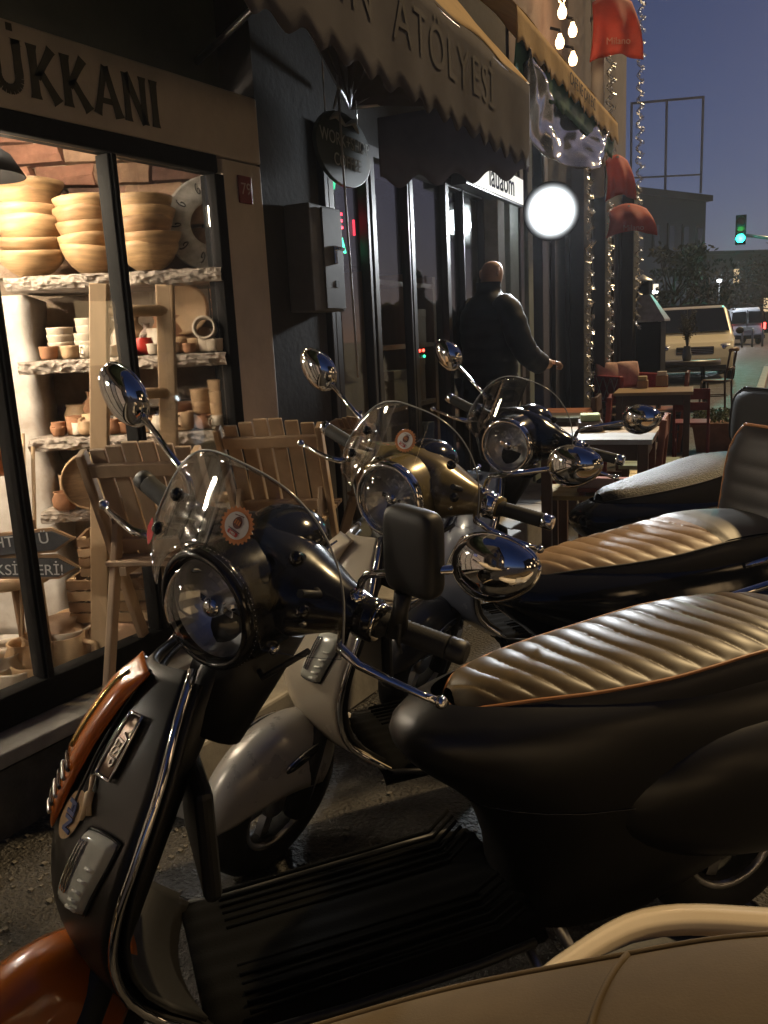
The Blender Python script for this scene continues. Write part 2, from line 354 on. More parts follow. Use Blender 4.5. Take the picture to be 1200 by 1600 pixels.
    # --- bars, grips, levers, mirrors
    for sg in (1, -1):
        e0 = HS+Vector((-.020, sg*.225, .020)); e1 = HS+Vector((-.045, sg*.365, .026)); d = (e1-e0).normalized()
        gp = MB(); gp.tube([e0, e0+d*.008, e0+d*.010, e0+d*.02], [.024, .024, .019, .019], 16, m=S)
        k = 26
        gp.tube([e0+d*(.02+.095*i/k) for i in range(k+1)], [.0175+.0009*(i % 2) for i in range(k+1)], 16, m=S)
        g = gp.build('grip', rubber, root)
        MB().tube([e0+d*.115, e0+d*.118, e0+d*.14, e0+d*.145], [.016, .0185, .0185, .014], 16, m=S).build('bar_end', c.get('barend', black_plastic), g)
        MB().tube([e0-d*.035, e0-d*.03, e0-d*.004, e0], [.029, .034, .034, .029], 18, m=S).build('switch_housing', c.get('switch', black_gloss), root)
        MB().tube([e0-d*.006, e0+d*.002], .030, 18, m=S).build('collar_ring', chrome, root)
        l0 = e0+Vector((.045, -sg*.03, -.012))
        lp = [l0, l0+Vector((.03, sg*.02, -.006)), l0+Vector((.036, sg*.06, -.010)), l0+Vector((.026, sg*.11, -.014)), l0+Vector((.014, sg*.155, -.018)), l0+Vector((.006, sg*.178, -.020))]
        lv = MB(); lv.tube(lp, [.009, .0085, .007, .006, .0055, .006], 10, m=S); lv.ball(lp[-1]+Vector((-.002, sg*.006, 0)), .010, 12, S); lv.build('brake_lever', c.get('lever', chrome), root)
        b0 = HS+Vector((-.012, sg*.185, .045)); b1 = b0+Vector((0, sg*.004, .034)); b2 = b0+Vector((-.004, sg*.030, .058)); b3 = b0+Vector((-.012, sg*.155, .122))
        mi = MB(); mi.lathe([(.0, .012), (.012, .012), (.014, .006), (.014, -.02)], 12, S @ T(b0)); mi.tube([b0, b1, b0+Vector((0, sg*.012, .050)), b2, b3], .0062, 10, m=S)
        st = mi.build('mirror_stem', c.get('stem', chrome), root)
        dm = (b3-b2).normalized(); mc = b3+dm*.055; zz = Vector((1, 0, 0))
        mf = S @ frame(mc, zz, dm)
        def shell(u, v):
            a = 2*math.pi*u; r_ = math.sin(v*math.pi/2); ca, sa = math.cos(a), math.sin(a)
            w_ = .047*(1-.18*ca)
            return (.066*ca*r_, w_*sa*r_, .034*math.cos(v*math.pi/2)**.9)
        MB().grid(shell, 30, 10, closeu=True, m=mf).build('mirror_shell', c.get('mirror', chrome), st)
        mg = MB(); mg.lathe([(0, 0)]*2, 3) if False else None
        ring = [(.063*math.cos(a)*.97, .045*(1-.18*math.cos(a))*math.sin(a), -.002) for a in (2*math.pi*i/30 for i in range(30))]
        mg.add(ring+[(0, 0, -.002)], [(i, 30, (i+1) % 30) for i in range(30)], mf); mg.build('mirror_glass', mirror_glass, st)
        MB().tube([mf @ Vector((.066*math.cos(a), .047*(1-.18*math.cos(a))*math.sin(a), 0)) for a in (2*math.pi*i/30 for i in range(31))], .003, 6).build('mirror_rim', chrome, st)
    # --- windshield
    if screen:
        def scr(u, v):
            s = u*2-1; y = .215*s
            zb = .955+(math.sqrt(max(0, .113**2-y*y))*1.0 if abs(y) < .113 else 0)
            zt = .975+.225*max(0, 1-abs(s)**2.5)**.62
            z = zb+(max(zt, zb)-zb)*v
            return Vector((0.545-.10*abs(s)**2-.42*max(0, z-1.0), y, z))
        ws = MB().grid(scr, 41, 14, m=S).build('windshield', acrylic, root, solid=.003)
        edge = [scr(i/60, 1) for i in range(61)]
        MB().tube([S @ p for p in edge], .0018, 6).build('windshield_edge', acrylic_edge, ws)
        for (u, v) in ((.13, .42), (.20, .70), (.87, .42), (.80, .70)):
            p = scr(u, v); MB().lathe([(0, .010), (.007, .009), (.0115, .003), (.0115, -.004), (.006, -.006), (.006, -.03)], 14, S @ frame(p, (.9, (u-.5)*1.2, .4))).build('windshield_bolt', black_gloss, ws)
        for u in (.16, .84):
            p = scr(u, .5); MB().tube([p+Vector((-.006, 0, 0)), p+Vector((-.05, 0, -.02)), HS+Vector((.02, (u-.5)*.36, .05))], [.007, .006, .007], 8, m=S).build('windshield_bracket', black_plastic, ws)
        if sticker:
            uu, vv = sticker
            p = scr(uu, vv); n1 = (scr(uu+.02, vv)-scr(uu-.02, vv)).cross(scr(uu, vv+.02)-scr(uu, vv-.02)).normalized()
            if n1.x < 0: n1 = -n1
            mm = S @ frame(p+n1*.004, n1, (0, 0, 1)) @ RZ(-90) @ RZ(-12)
            gear = [((.026+.0028*(1 if (i % 4) in (1, 2) else 0))*math.cos(2*math.pi*i/96), (.026+.0028*(1 if (i % 4) in (1, 2) else 0))*math.sin(2*math.pi*i/96)) for i in range(96)]
            sk = MB().prism(gear, .001, mm).build('bottle_cap_sticker', sticker_orange, ws)
            MB().prism([(.0205*math.cos(2*math.pi*i/32), .0205*math.sin(2*math.pi*i/32)) for i in range(32)], .0006, mm @ T(0, 0, .0014)).build('sticker_disc', sticker_white, sk)
            fz = mm @ T(0, .005, .0026)
            f = MB(); f.prism([(.0075*math.cos(a)*(1-.15*math.sin(a)), .0095*math.sin(a)) for a in (2*math.pi*i/20 for i in range(20))], .0005, fz)
            f.box((0, .0105, .0003), (.016, .0012, .0005), fz @ RZ(12)); f.build('sticker_figure', sticker_brown, sk)
            for k in (-1, 0, 1): MB().box((k*.0038, .0004, 0), (.0022, .007, .0004), fz @ T(0, 0, .0012)).build('sticker_figure_mark', sticker_orange, sk)
            MB().box((0, 0, 0), (.022, .0010, .0004), mm @ T(0, -.0075, .003)).build('sticker_caption', sticker_brown, sk)
            MB().prism([(-.0085, -.003), (.0085, -.003), (.0095, 0), (.0085, .0035), (-.0085, .0035), (-.0095, 0)], .0005, mm @ T(0, -.0125, .0026)).build('sticker_ribbon', sticker_red, sk)
            lettering('1903', .0055, mm @ T(0, -.0124, .0038), sticker_white, sk, .0002, .0001, name='ribbon_lettering')
        if c.get('redtag'):
            p = scr(.075, .40); q = [(-.010, .004), (0, .026), (.011, .012), (.010, -.012), (.001, -.026), (-.009, -.010)]
            n1 = Vector((.95, -.25, .15)).normalized(); mm = S @ frame(p+n1*.006, n1, (0, 0, 1)) @ RZ(-90)
            MB().prism(q, .001, mm).build('red_sticker', sticker_redgloss, ws)
    # --- floor, tunnel, rear body, cowls
    fl = MB()
    fl.grid(lambda u, v: (.57-.62*u, (v*2-1)*.178*(1-.0*u), .292+.002*math.sin(v*50)-.03*abs(v*2-1)**6), 20, 41)
    fo = fl.build('floorboard', floor_rubber, root, solid=.03, off=-1)
    for k in range(6):
        y = .05+.021*k
        for sg in (1, -1):
            MB().tube([(.50, sg*y, .291), (.2, sg*(y+.002), .293), (.04, sg*(y+.004), .295), (-.01, sg*(y+.01), .33)], .0045, 6).build('floor_rib', floor_rubber, fo)
    BT = [(.20, -.04, -.45, .12), (.28, -.03, -.60, .165), (.36, -.02, -.82, .195), (.46, .02, -.93, .212), (.52, .075, -.96, .212), (.575, .14, -.95, .205), (.615, .17, -.94, .195), (.65, .168, -.92, .182), (.68, .135, -.90, .16), (.695, .09, -.86, .135)]
    def bod(u, v):
        z = .20+.495*v; f, r_, hw = interp(BT, z); a = 2*math.pi*u; ca, sa = math.cos(a), math.sin(a)
        hx = (f-r_)/2; x = (f+r_)/2+hx*math.copysign(abs(ca)**.62, ca)
        k = (x-r_)/(f-r_); tp = interp([(0, .55), (.25, .95), (.5, 1), (.8, .93), (1, .72)], k)[0]
        return Vector((x, hw*tp*math.copysign(abs(sa)**.72, sa), z))
    MB().grid(bod, 64, 24, closeu=True).build('rear_body', c.get('rear', paint), root)
    for sg in (1, -1):
        def cowl(u, v):
            a = math.pi*(u-.5); b = 2*math.pi*v
            x = -.58+.40*math.cos(b)*math.cos(a)**.8*(1 if math.cos(b) < 0 else 1.05); z = .455+.165*math.sin(b)*math.cos(a)**.8+.03*math.cos(b)
            y = sg*(.135+.125*math.sin(a))
            return Vector((x, y, z))
        MB().grid(lambda u, v: cowl(.5+.5*u, v), 12, 36, closev=True).build('side_cowl', c.get('rear', paint), root)
    MB().tube([bod(i/30, .60)+Vector((0, .0015 if bod(i/30, .60).y > 0 else -.0015, 0)) for i in range(31)], .0022, 5).build('panel_seam', black_gloss, root)
    tyre(Vector((-.62, 0, .218)), I4, 'rear_wheel')
    tl = MB(); tl.ball((-1.0, 0, .60), .05, 14, None, (.5, 1.3, 1)); tl.build('tail_light', sticker_redgloss, root)
    MB().tube([(-.25, -.15, .22), (-.5, -.2, .2), (-.85, -.21, .24)], [.03, .05, .055], 14).build('exhaust', steel, root)
    cs = MB()
    for sg in (1, -1): cs.tube([(-.12, sg*.06, .22), (-.2, sg*.13, .02)], .012, 8)
    cs.build('centre_stand', steel, root)
    sd = MB(); sd.tube([(-.02, .14, .24), (-.08, .25, .03), (-.07, .27, .0)], .011, 8); sd.build('side_stand', steel, root)
    # --- seat
    dzr = c.get('seat_lift', 0.0)
    ST = [(-.84, .69, .06), (-.82, .712, .105), (-.76, .740, .140), (-.62, .756, .160), (-.50, .756, .166), (-.42, .750, .166), (-.32, .742, .160), (-.18, .736, .140), (-.06, .732, .108), (.02, .722, .075), (.06, .704, .03)]
    ST = [(a, z_+dzr*(.3+.7*min(1, max(0, (-.05-a)/.4))), w_) for a, z_, w_ in ST]
    NX = 260
    rib0, rib1, pitch = c.get('rib', (-.80, .05, .036))
    def stop(u, v):
        x = -.84+.90*u; s = v*2-1; z, hw = interp(ST, x)
        xr = x-.035*(1-s*s)+.03*s; k = (xr-rib0)/pitch
        rz = 0
        if seat in ('ribbed', 'half') and rib0 < xr < rib1:
            rz = .0078*(abs(math.sin(math.pi*k))**.5-.72)*(1-abs(s)**10)
        return Vector((x, hw*.93*s, z-.030*abs(s)**3+rz))
    so_ = MB()
    if seat == 'half':
        so_.grid(lambda u, v: stop(.40+.60*u, v), 170, 65); top = so_.build('seat_top', c['seat'], root)
        MB().grid(lambda u, v: stop(.402*u, v)+Vector((0, 0, .006*min(1, (1-u)*12))), 60, 25).build('passenger_seat_top', c['seat2'], root)
    else:
        so_.grid(stop, NX, 65); top = so_.build('seat_top', c['seat'], root)
    def sskirt(u, v):
        k = u*2
        p = stop(k if k <= 1 else 2-k, 1 if k <= 1 else 0); sg = 1 if k <= 1 else -1
        b = Vector((p.x*.97+.0-.008, p.y*1.06+sg*.006*math.sin(v*3.1), p.z-(p.z-.64)*v)) if v > 0 else p
        return b
    MB().grid(lambda u, v: sskirt(u, v), 120, 6).build('seat_side', c.get('skirt', seat_black), root)
    e = [stop(i/60, 1)+Vector((0, .002, -.001)) for i in range(61)]+[stop(1-i/60, 0)+Vector((0, -.002, -.001)) for i in range(61)]
    MB().tube(e+[e[0]], .0036, 6).build('seat_piping', c.get('piping', seat_black), root)
    if seat == 'bench':
        MB().tube([stop(.56+.05*math.sin(math.pi*j/20), j/20)+Vector((0, 0, .001)) for j in range(21)], .003, 6).build('seat_seam', c['seat'], root)
    for sg in (1, -1):
        MB().tube([(-.55, sg*.17, .66), (-.70, sg*.185, .68), (-.88, sg*.16, .715), (-.95, sg*.08, .73), (-.955, 0, .73)], .010, 10).build('grab_rail', chrome, root)
    if c.get('wide_cowl'):
        def wc(u, v):
            x = -.22-.70*u; zr = interp([(0, .715), (.08, .742), (.2, .760), (.35, .764), (1, .762)], u)[0]; yr = interp([(0, .155), (.08, .195), (.2, .247), (.35, .258), (1, .25)], u)[0]
            q = [(yr-.024, zr-.016), (yr-.022, zr-.008), (yr-.018, zr-.003), (yr-.006, zr), (yr+.012, zr-.008), (yr+.03, zr-.05), (yr+.045, zr-.14), (yr+.03, zr-.30)]
            k = v*7; i_ = min(6, int(k)); f_ = k-i_
            return (x, -(q[i_][0]*(1-f_)+q[i_+1][0]*f_), q[i_][1]*(1-f_)+q[i_+1][1]*f_)
        MB().grid(wc, 40, 29).build('flared_side_panel', paint, root, solid=.004)
        MB().grid(lambda u, v: (-.23-.68*u, -(.125+(interp([(0, .155), (.08, .195), (.2, .247), (.35, .258), (1, .25)], u)[0]-.148)*v), .655+.095*v**1.5), 24, 8).build('seat_gap_shade', black_plastic, root, solid=.004)  # black sheet put in for the shade between seat and side panel
    return root, S
# ------------------------------------------------------------------ scooter materials and the four scooters
ind_lens = mat('indicator_lens', (.60, .60, .52), .12, var=.1, vscale=40, coat=.5)
ind_rib = mat('indicator_rib', (.75, .73, .66), .2)
badge_plate = mat('badge_plate', (.22, .16, .12), .35, .8, var=.2, vscale=60)
badge_letter = mat('badge_letter', (.20, .17, .14), .35, .8)
sticker_tan = mat('sticker_tan', (.52, .33, .16), .5, var=.22, vscale=60)
sticker_tan2 = mat('sticker_cream', (.70, .52, .32), .45)
sticker_blue = mat('sticker_blue', (.03, .05, .17), .5)
sticker_orange = mat('sticker_orange', (.55, .19, .05), .45)
sticker_white = mat('sticker_white', (.72, .68, .62), .5)
sticker_brown = mat('sticker_brown', (.13, .04, .03), .5)
sticker_red = mat('sticker_red', (.48, .06, .05), .5)
sticker_redgloss = mat('red_gloss', (.5, .015, .03), .12, coat=.5)
reflector = mat('reflector', (.92, .92, .92), .24, .6)
headglass = clear('headlight_glass', (.93, .94, .95), 1.5, .015, 1.6)
acrylic_edge = mat('acrylic_edge', (.35, .37, .38), .15)
mirror_glass = mat('mirror_glass', (.85, .85, .86), .02, 1)
floor_rubber = mat('floor_rubber', (.004, .004, .004), .9, spec=.05, bump=.2, bscale=300)
seat_black = mat('seat_black', (.016, .015, .015), .55, bump=.12, bscale=420, var=.2)
black_satin = mat('black_satin_paint', (.008, .008, .008), .17, rvar=.05, vscale=14)
matte_black = mat('matte_black_paint', (.0075, .007, .0066), .34, var=.12, vscale=30, bump=.02, bscale=700)
orange_paint = mat('orange_paint', (.50, .125, .012), .22, coat=.6, rvar=.05, vscale=14)
cream_paint = mat('cream_paint', (.60, .52, .40), .22, coat=.5, rvar=.06, vscale=12)
silver_paint = mat('silver_beige_paint', (.50, .48, .44), .30, .2, coat=.4, rvar=.06, vscale=12, var=.04)
yellow_paint = mat('mustard_paint', (.20, .155, .065), .24, .2, coat=.4, rvar=.06, vscale=12)
blue_paint = mat('slate_blue_paint', (.16, .18, .24), .22, coat=.5, rvar=.06, vscale=12)
white_cream = mat('ivory_paint', (.72, .60, .42), .16, coat=.6, rvar=.04, vscale=10)
leather_brown = mat('brown_leather', (.066, .043, .015), .42, var=.22, vscale=30, bump=.03, bscale=900)
leather_tan = mat('tan_leather', (.27, .175, .095), .40, var=.2, vscale=16, bump=.07, bscale=330, rvar=.08)
vinyl_grey = mat('grey_vinyl', (.12, .105, .08), .45, var=.15, vscale=16, bump=.14, bscale=330)
vinyl_speck = mat('speckled_vinyl', (.036, .030, .020), .42, spec=.3, var=.5, vscale=150, bump=1.0, bscale=150)
vinyl_olive = mat('olive_vinyl', (.085, .060, .031), .8, spec=.12, var=.12, vscale=9, bump=.12, bscale=420)
piping_tan = mat('tan_piping', (.36, .16, .06), .4)
mirror_black = black_gloss
YW = -127
def place(hx, hy, yaw, steer):
    "ground position whose headlight comes out above (hx, hy)"
    S = T(PIV) @ Matrix.Rotation(R(steer), 4, AX) @ T(-PIV); q = RZ(yaw) @ (S @ HL); return (hx-q.x, hy-q.y, 0)
s1, S1M = scooter('matte black scooter with orange horn cover, orange fender and brown ribbed seat', place(-.92, .90, YW, 36), YW, 36, 2,
    dict(rib=(-.80, .05, .054), plain_fender=1, body=matte_black, fender=orange_paint, head=black_satin, tie=orange_paint, seat=leather_brown, piping=piping_tan, badge=1, club=1, redtag=1, rear=matte_black, crest=mat('gold', (.6, .42, .15), .2, 1)), 'ribbed', True, (.58, .42))
s2, S2M = scooter('cream scooter with mustard headset, tan half-ribbed seat and black backrest', place(-1.10, 1.73, YW, 36), YW, 36, 2,
    dict(seat_lift=.01, body=cream_paint, fender=silver_paint, head=yellow_paint, tie=cream_paint, ring=chrome, seat=leather_tan, seat2=vinyl_grey, rear=black_gloss, rib=(-.48, .05, .060), barend=chrome, switch=chrome), 'half', True, (.52, .42))
s3, S3M = scooter('slate blue scooter with black headset, speckled seat and white top case', place(-1.21, 2.70, YW, 36), YW, 36, 2,
    dict(seat_lift=.06, body=blue_paint, fender=mat('charcoal_paint', (.05, .05, .055), .25, coat=.4), head=black_gloss, tie=blue_paint, ring=chrome, seat=vinyl_speck, rear=black_gloss, barend=chrome, switch=chrome), 'plain', True, None)
s0, S0M = scooter('ivory scooter with smooth olive bench seat beside the matte black scooter', (-.444, .408, 0), -158, 38, 2,
    dict(body=white_cream, fender=white_cream, head=white_cream, tie=white_cream, ring=chrome, seat=vinyl_olive, skirt=vinyl_olive, piping=vinyl_olive, wide_cowl=1, seat_lift=.10), 'bench', False, None)

# backrest on the cream scooter, top case on the slate blue one, phone holder on the black one
def backrest(parent, x, z0, hw, h, lean, material, pipe, ribs, name='backrest'):
    def fn(u, v, sg):
        s = u*2-1; z = z0+h*v
        wv = hw*(1-abs(v*2-1)**4*.35)
        th = .032*(1-abs(s)**4)*(1-abs(v*2-1)**6)+.003*(abs(math.sin(math.pi*v*7)) if ribs else 0)
        return (x-lean*(v)*h+sg*th, wv*s, z)
    b = MB(); b.grid(lambda u, v: fn(u, v, 1), 21, 50); b.grid(lambda u, v: fn(u, v, -1), 21, 50); o = b.build(name, material, parent)
    e = [fn(i/20, 1, 0) for i in range(21)]+[fn(1, 1-i/30, 0) for i in range(31)]+[fn(1-i/20, 0, 0) for i in range(21)]+[fn(0, i/30, 0) for i in range(31)]
    MB().tube(e, .005, 8).build('backrest_piping', pipe, o)
    for sg in (1, -1): MB().tube([(x-.02, sg*.09, z0-.10), (x-.03, sg*.09, z0-.02), (x-.03, sg*.08, z0+h*.4)], .009, 8).build('backrest_bar', chrome, o)
    return o
backrest(s2, -.74, .60, .16, .42, .12, mat('black_ribbed_vinyl', (.035, .031, .030), .45, bump=.15, bscale=350), piping_tan, True)
tc = MB().grid(lambda u, v: (lambda a, b: (-.93+.20*math.copysign(abs(math.cos(a)*math.cos(b))**.6, math.cos(a)), .21*math.copysign(abs(math.sin(a)*math.cos(b))**.6, math.sin(a)), .80+.13*math.copysign(abs(math.sin(b))**.6, math.sin(b))))(2*math.pi*u, math.pi*(v-.5)), 40, 21, closeu=True).build('top_case', mat('white_case', (.62, .62, .66), .3, coat=.3), s3)
backrest(s3, -.735, .80, .19, .265, .05, mat('grey_backrest_vinyl', (.075, .077, .078), .5, bump=.12, bscale=300), seat_black, False, 'top_case_backrest')
ph = MB(); ph.grid(lambda u, v: (lambda a, b: (.020*math.copysign(abs(math.sin(b))**.5, math.sin(b)), .050*math.copysign(abs(math.cos(a)*math.cos(b))**.35, math.cos(a)), .065*math.copysign(abs(math.sin(a)*math.cos(b))**.35, math.sin(a))))(2*math.pi*u, math.pi*(v-.5)), 48, 15, closeu=True, m=S1M @ T(.372, .262, 1.135) @ RZ(-10) @ RX(14))
pho = ph.build('phone_holder', black_plastic, s1)
MB().tube([(.38, .262, 1.07), (.385, .265, 1.04), (.378, .262, 1.0)], [.014, .012, .016], 10, m=S1M).build('holder_stalk', black_plastic, pho)
MB().tube([(.38, .262, 1.05), (.40, .28, 1.0), (.37, .27, .96), (.36, .24, .99)], .003, 6, m=S1M).build('holder_cable', black_plastic, pho)
# ------------------------------------------------------------------ ground and the pottery-and-wood shop on the left
asphalt = mat('asphalt', (.034, .031, .028), .46, var=.55, vscale=3.5, bump=1.0, bscale=75, bdist=.02, rvar=.17, detail=9)
def ground_z(x, y): return .012*noise.noise(Vector((x*.7, y*.7, 0)))
g = MB(); g.box((20, 80, -.5), (400, 400, 1.0)); struct(g, 'ground', asphalt)
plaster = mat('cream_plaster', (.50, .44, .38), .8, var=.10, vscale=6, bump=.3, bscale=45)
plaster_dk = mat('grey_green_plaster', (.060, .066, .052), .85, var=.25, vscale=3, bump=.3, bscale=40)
black_metal = mat('black_metal', (.007, .0065, .0065), .65, spec=.1, var=.2, vscale=20, bump=.05, bscale=200)
marble = mat('worn_marble', (.30, .28, .25), .55, var=.25, vscale=7, bump=.25, bscale=60)
sign_paint = mat('dark_olive_lettering', (.045, .040, .024), .75, var=.15, vscale=30)
shop = empty('shop_building', (-2.2, 1.2, 0), 'cream shop front with dark painted letters above a black framed window', 'shop')
def part(mb, name, material, par, **k):
    o = mb.build(name, material, par, **k); o.matrix_parent_inverse = par.matrix_world.inverted() if False else Matrix.Translation(-par.location) if par.rotation_euler.z == 0 and par.parent is None else I4; return o
fas = part(MB().box((-2.26, .35, 2.15), (.12, 4.68, .24)), 'sign_fascia', plaster, shop, bevel=.008)
part(MB().box((-2.26, 2.577, 1.0225), (.117, .222, 2.005)), 'pier', plaster, shop, bevel=.008)
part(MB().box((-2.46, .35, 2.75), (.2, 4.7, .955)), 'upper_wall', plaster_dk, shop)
part(MB().box((-2.24, .35, .155), (.14, 4.2, .20)), 'window_base', black_metal, shop)
part(MB().box((-2.165, .25, .238), (.17, 4.4, .045)), 'sill', marble, shop, bevel=.006)
part(MB().box((-2.15, .25, .10), (.10, 4.4, .205)), 'sill_riser', mat('dark_stone', (.06, .056, .05), .8, var=.4, vscale=9, bump=.4), shop)
fr = MB()
part(MB().box((-2.235, .2, 2.0), (.07, 4.48, .062)), 'frame_head', black_metal, shop, bevel=.004)
part(MB().box((-2.235, .2, .315), (.07, 4.48, .10)), 'frame_sill', black_metal, shop, bevel=.004)
part(MB().box((-2.235, 2.442, 1.166), (.075, .05, 1.60)), 'frame_jamb', black_metal, shop, bevel=.004)
MUL = [-.42, .06, .53, 1.005, 1.48, 1.955]
for y in MUL: part(MB().box((-2.237, y, 1.166), (.06, .036, 1.60)).box((-2.202, y, 1.166), (.012, .018, 1.60)), 'mullion', black_metal, shop, bevel=.003)
for a, b in zip(MUL, MUL[1:]+[2.42]): part(MB().box((-2.232, (a+b)/2, 1.166), (.006, b-a-.03, 1.605)), 'glass_pane', shopglass, shop)
# painted letters, made of flared strokes
def stroke(mb, p0, p1, w0, w1=None, fl=1.35):
    "tapered stroke with flared ends"
    p0, p1 = Vector(p0), Vector(p1); d = (p1-p0).normalized(); nn = Vector((-d.y, d.x)); w1 = w1 or w0; L = (p1-p0).length
    prof = [(0, fl), (.10, 1.05), (.5, .92), (.9, 1.05), (1, fl)]
    lft = [p0+d*L*k+nn*(w0+(w1-w0)*k)*f/2 for k, f in prof]; rgt = [p0+d*L*k-nn*(w0+(w1-w0)*k)*f/2 for k, f in prof]
    n = len(lft); vs = [(q.x, q.y, 0) for q in lft+rgt]; mb.add(vs, [(i, i+1, n+i+1, n+i) for i in range(n-1)]); return mb
def letter(ch, h):
    m = MB(); s = .19*h
    if ch == 'I': stroke(m, (.1*h, 0), (.1*h, h), s); wd = .30*h
    elif ch == 'K': stroke(m, (.1*h, 0), (.1*h, h), s); stroke(m, (.16*h, .40*h), (.56*h, h), s*.75, s, 1.2); stroke(m, (.24*h, .55*h), (.62*h, 0), s*.8, s*1.1, 1.3); wd = .78*h
    elif ch == 'A': stroke(m, (.06*h, 0), (.36*h, h), s*.9, s*.8, 1.25); stroke(m, (.36*h, h), (.66*h, 0), s*.8, s*1.1, 1.25); m.box((.36*h, .30*h, 0), (.36*h, .12*h, .0004)); wd = .82*h
    elif ch == 'N': stroke(m, (.1*h, 0), (.1*h, h), s*.9); stroke(m, (.1*h, h), (.58*h, 0), s, s, 1.0); stroke(m, (.58*h, 0), (.58*h, h), s*.9); wd = .78*h
    elif ch in 'UÜD':
        pts = [(.1*h, h), (.1*h, .35*h)]+[(.34*h-.24*h*math.cos(a), .30*h-.24*h*math.sin(a)) for a in [math.pi*i/10 for i in range(11)]]+[(.58*h, .35*h), (.58*h, h)]
        for a, b in zip(pts, pts[1:]): stroke(m, a, b, s, s, 1.02)
        stroke(m, (.1*h, .9*h), (.1*h, h), s, s, 1.4); stroke(m, (.58*h, .9*h), (.58*h, h), s, s, 1.4)
        if ch == 'Ü':
            for x in (.2*h, .48*h): m.box((x, 1.20*h, 0), (.14*h, .14*h, .0004))
        wd = .80*h
    return m, wd
yy = 2.20
for ch in 'INAKKÜ':
    m, wd = letter(ch, .145)
    sp_ = {'I': .062, 'N': .118, 'A': .118, 'K': .112, 'Ü': .12}[ch]; yy -= sp_
    me = m.build('painted_letter', sign_paint, shop); me.data.transform(T(-2.1965, yy, 2.075) @ Matrix(((0, 0, 1, 0), (1, 0, 0, 0), (0, 1, 0, 0), (0, 0, 0, 1)))); me.matrix_parent_inverse = Matrix.Translation(-shop.location)
    me.modifiers.new('solid', 'SOLIDIFY').thickness = .001
npq = part(MB().box((-2.194, 2.575, 1.925), (.010, .075, .10)), 'number_plaque', mat('plaque_red', (.16, .022, .022), .5, var=.2), shop, bevel=.004)
MX = Matrix(((0, 0, 1, 0), (1, 0, 0, 0), (0, 1, 0, 0), (0, 0, 0, 1)))     # text plane facing +x, reading along +y
o = lettering('79', .06, T(-2.188, 2.575, 1.925) @ MX, mat('plaque_white', (.38, .28, .26), .6), shop, .0006); o.matrix_parent_inverse = Matrix.Translation(-shop.location); o.name = 'plaque_number'
# green canopy over the shop (only its underside is seen)
cnp = MB(); cnp.grid(lambda u, v: (-2.36+.80*u, -1.8+4.45*v, 2.75-.02*u+.020*math.sin(v*26)*math.sin(u*3.1)), 20, 60)
cn = cnp.build('green_canopy', mat('green_canvas', (.085, .12, .055), .85, var=.2, vscale=4, bump=.2, bscale=220), None, 'faded green canvas canopy above the cream shop sign', 'canopy', solid=.006)
MB().tube([(-1.56, -1.8, 2.73), (-1.56, 2.65, 2.73)], .016, 10).build('front_bar', steel, cn)
for y in (2.55, -1.5): MB().tube([(-2.36, y, 2.40), (-1.56, y, 2.72)], .012, 8).build('arm', steel, cn)
# stone step along the frontage where the chairs stand
st = MB()
for k in range(6):
    y0 = 1.50+.72*k; st2 = MB().box((-1.93+.0, y0+.355, .11), (.52, .70, .22)) if k < 2 else MB().box((-1.95-.085*(k-1), y0+.355, .11), (.56, .70, .22))
    o = st2.build('paving_slab' , marble, None, kind='structure', bevel=.010)
# ---------------- inside the shop: local frame (u across, D away, z)
EH = Vector((math.cos(YAW), math.sin(YAW), 0)); FH = Vector((-math.sin(YAW), math.cos(YAW), 0))
MWI = Matrix((EH, FH, Vector((0, 0, 1)))).transposed().to_4x4()
def IW(u, d, z): return MWI @ Vector((u, d, z))
rough_wall = mat('rough_plaster', (.22, .15, .10), .9, col2=(.46, .36, .27), vscale=5, bump=.9, bscale=22, detail=8)
white_wall = mat('whitewash', (.40, .33, .27), .9, col2=(.66, .62, .57), vscale=5, bump=.9, bscale=22, detail=8)
wl = MB(); wl.grid(lambda u, v: tuple(IW(-3.2+2.72*u, 3.60+.025*noise.noise(Vector((u*16, v*12, 1))), .0+2.42*v)), 70, 60)
wend = struct(wl, 'shop_end_wall', rough_wall)
struct(MB().box((-4.6, .5, 1.2), (.1, 5, 2.4)), 'shop_back_wall', white_wall)
struct(MB().box((-3.5, -1.9, 1.2), (2.4, .1, 2.4)), 'shop_near_wall', white_wall)
struct(MB().box((-3.42, .5, .10), (2.32, 5.0, .2)), 'shop_floor', mat('pale_floor', (.55, .50, .44), .6, var=.15, vscale=4))
struct(MB().box((-3.5, .5, 2.47), (2.1, 5.0, .06)), 'shop_ceiling', mat('dark_ceiling', (.06, .05, .045), .9))
brick_m = [mat('brick_%s' % n_, c_, .9, var=.25, vscale=14, bump=.8, bscale=40) for n_, c_ in (('red', (.26, .12, .075)), ('buff', (.33, .20, .125)), ('pale', (.38, .27, .19)), ('dark', (.17, .09, .065)))]
def brick_mesh(k):
    mb = MB(); mb.box((0, 0, 0), (.222, .07, .074)); me_ = bpy.data.meshes.new('brick'); bm = bmesh.new(); tmp = bpy.data.meshes.new('t'); tmp.from_pydata(mb.v, [], mb.f); bm.from_mesh(tmp)
    bmesh.ops.subdivide_edges(bm, edges=bm.edges, cuts=1, use_grid_fill=True)
    for v in bm.verts: v.co += Vector((random.uniform(-.008, .008), random.uniform(-.010, .010), random.uniform(-.005, .005)))
    bm.to_mesh(me_); bm.free(); me_.materials.append(brick_m[k % 4]); return me_
bmesh_set = [brick_mesh(k) for k in range(12)]
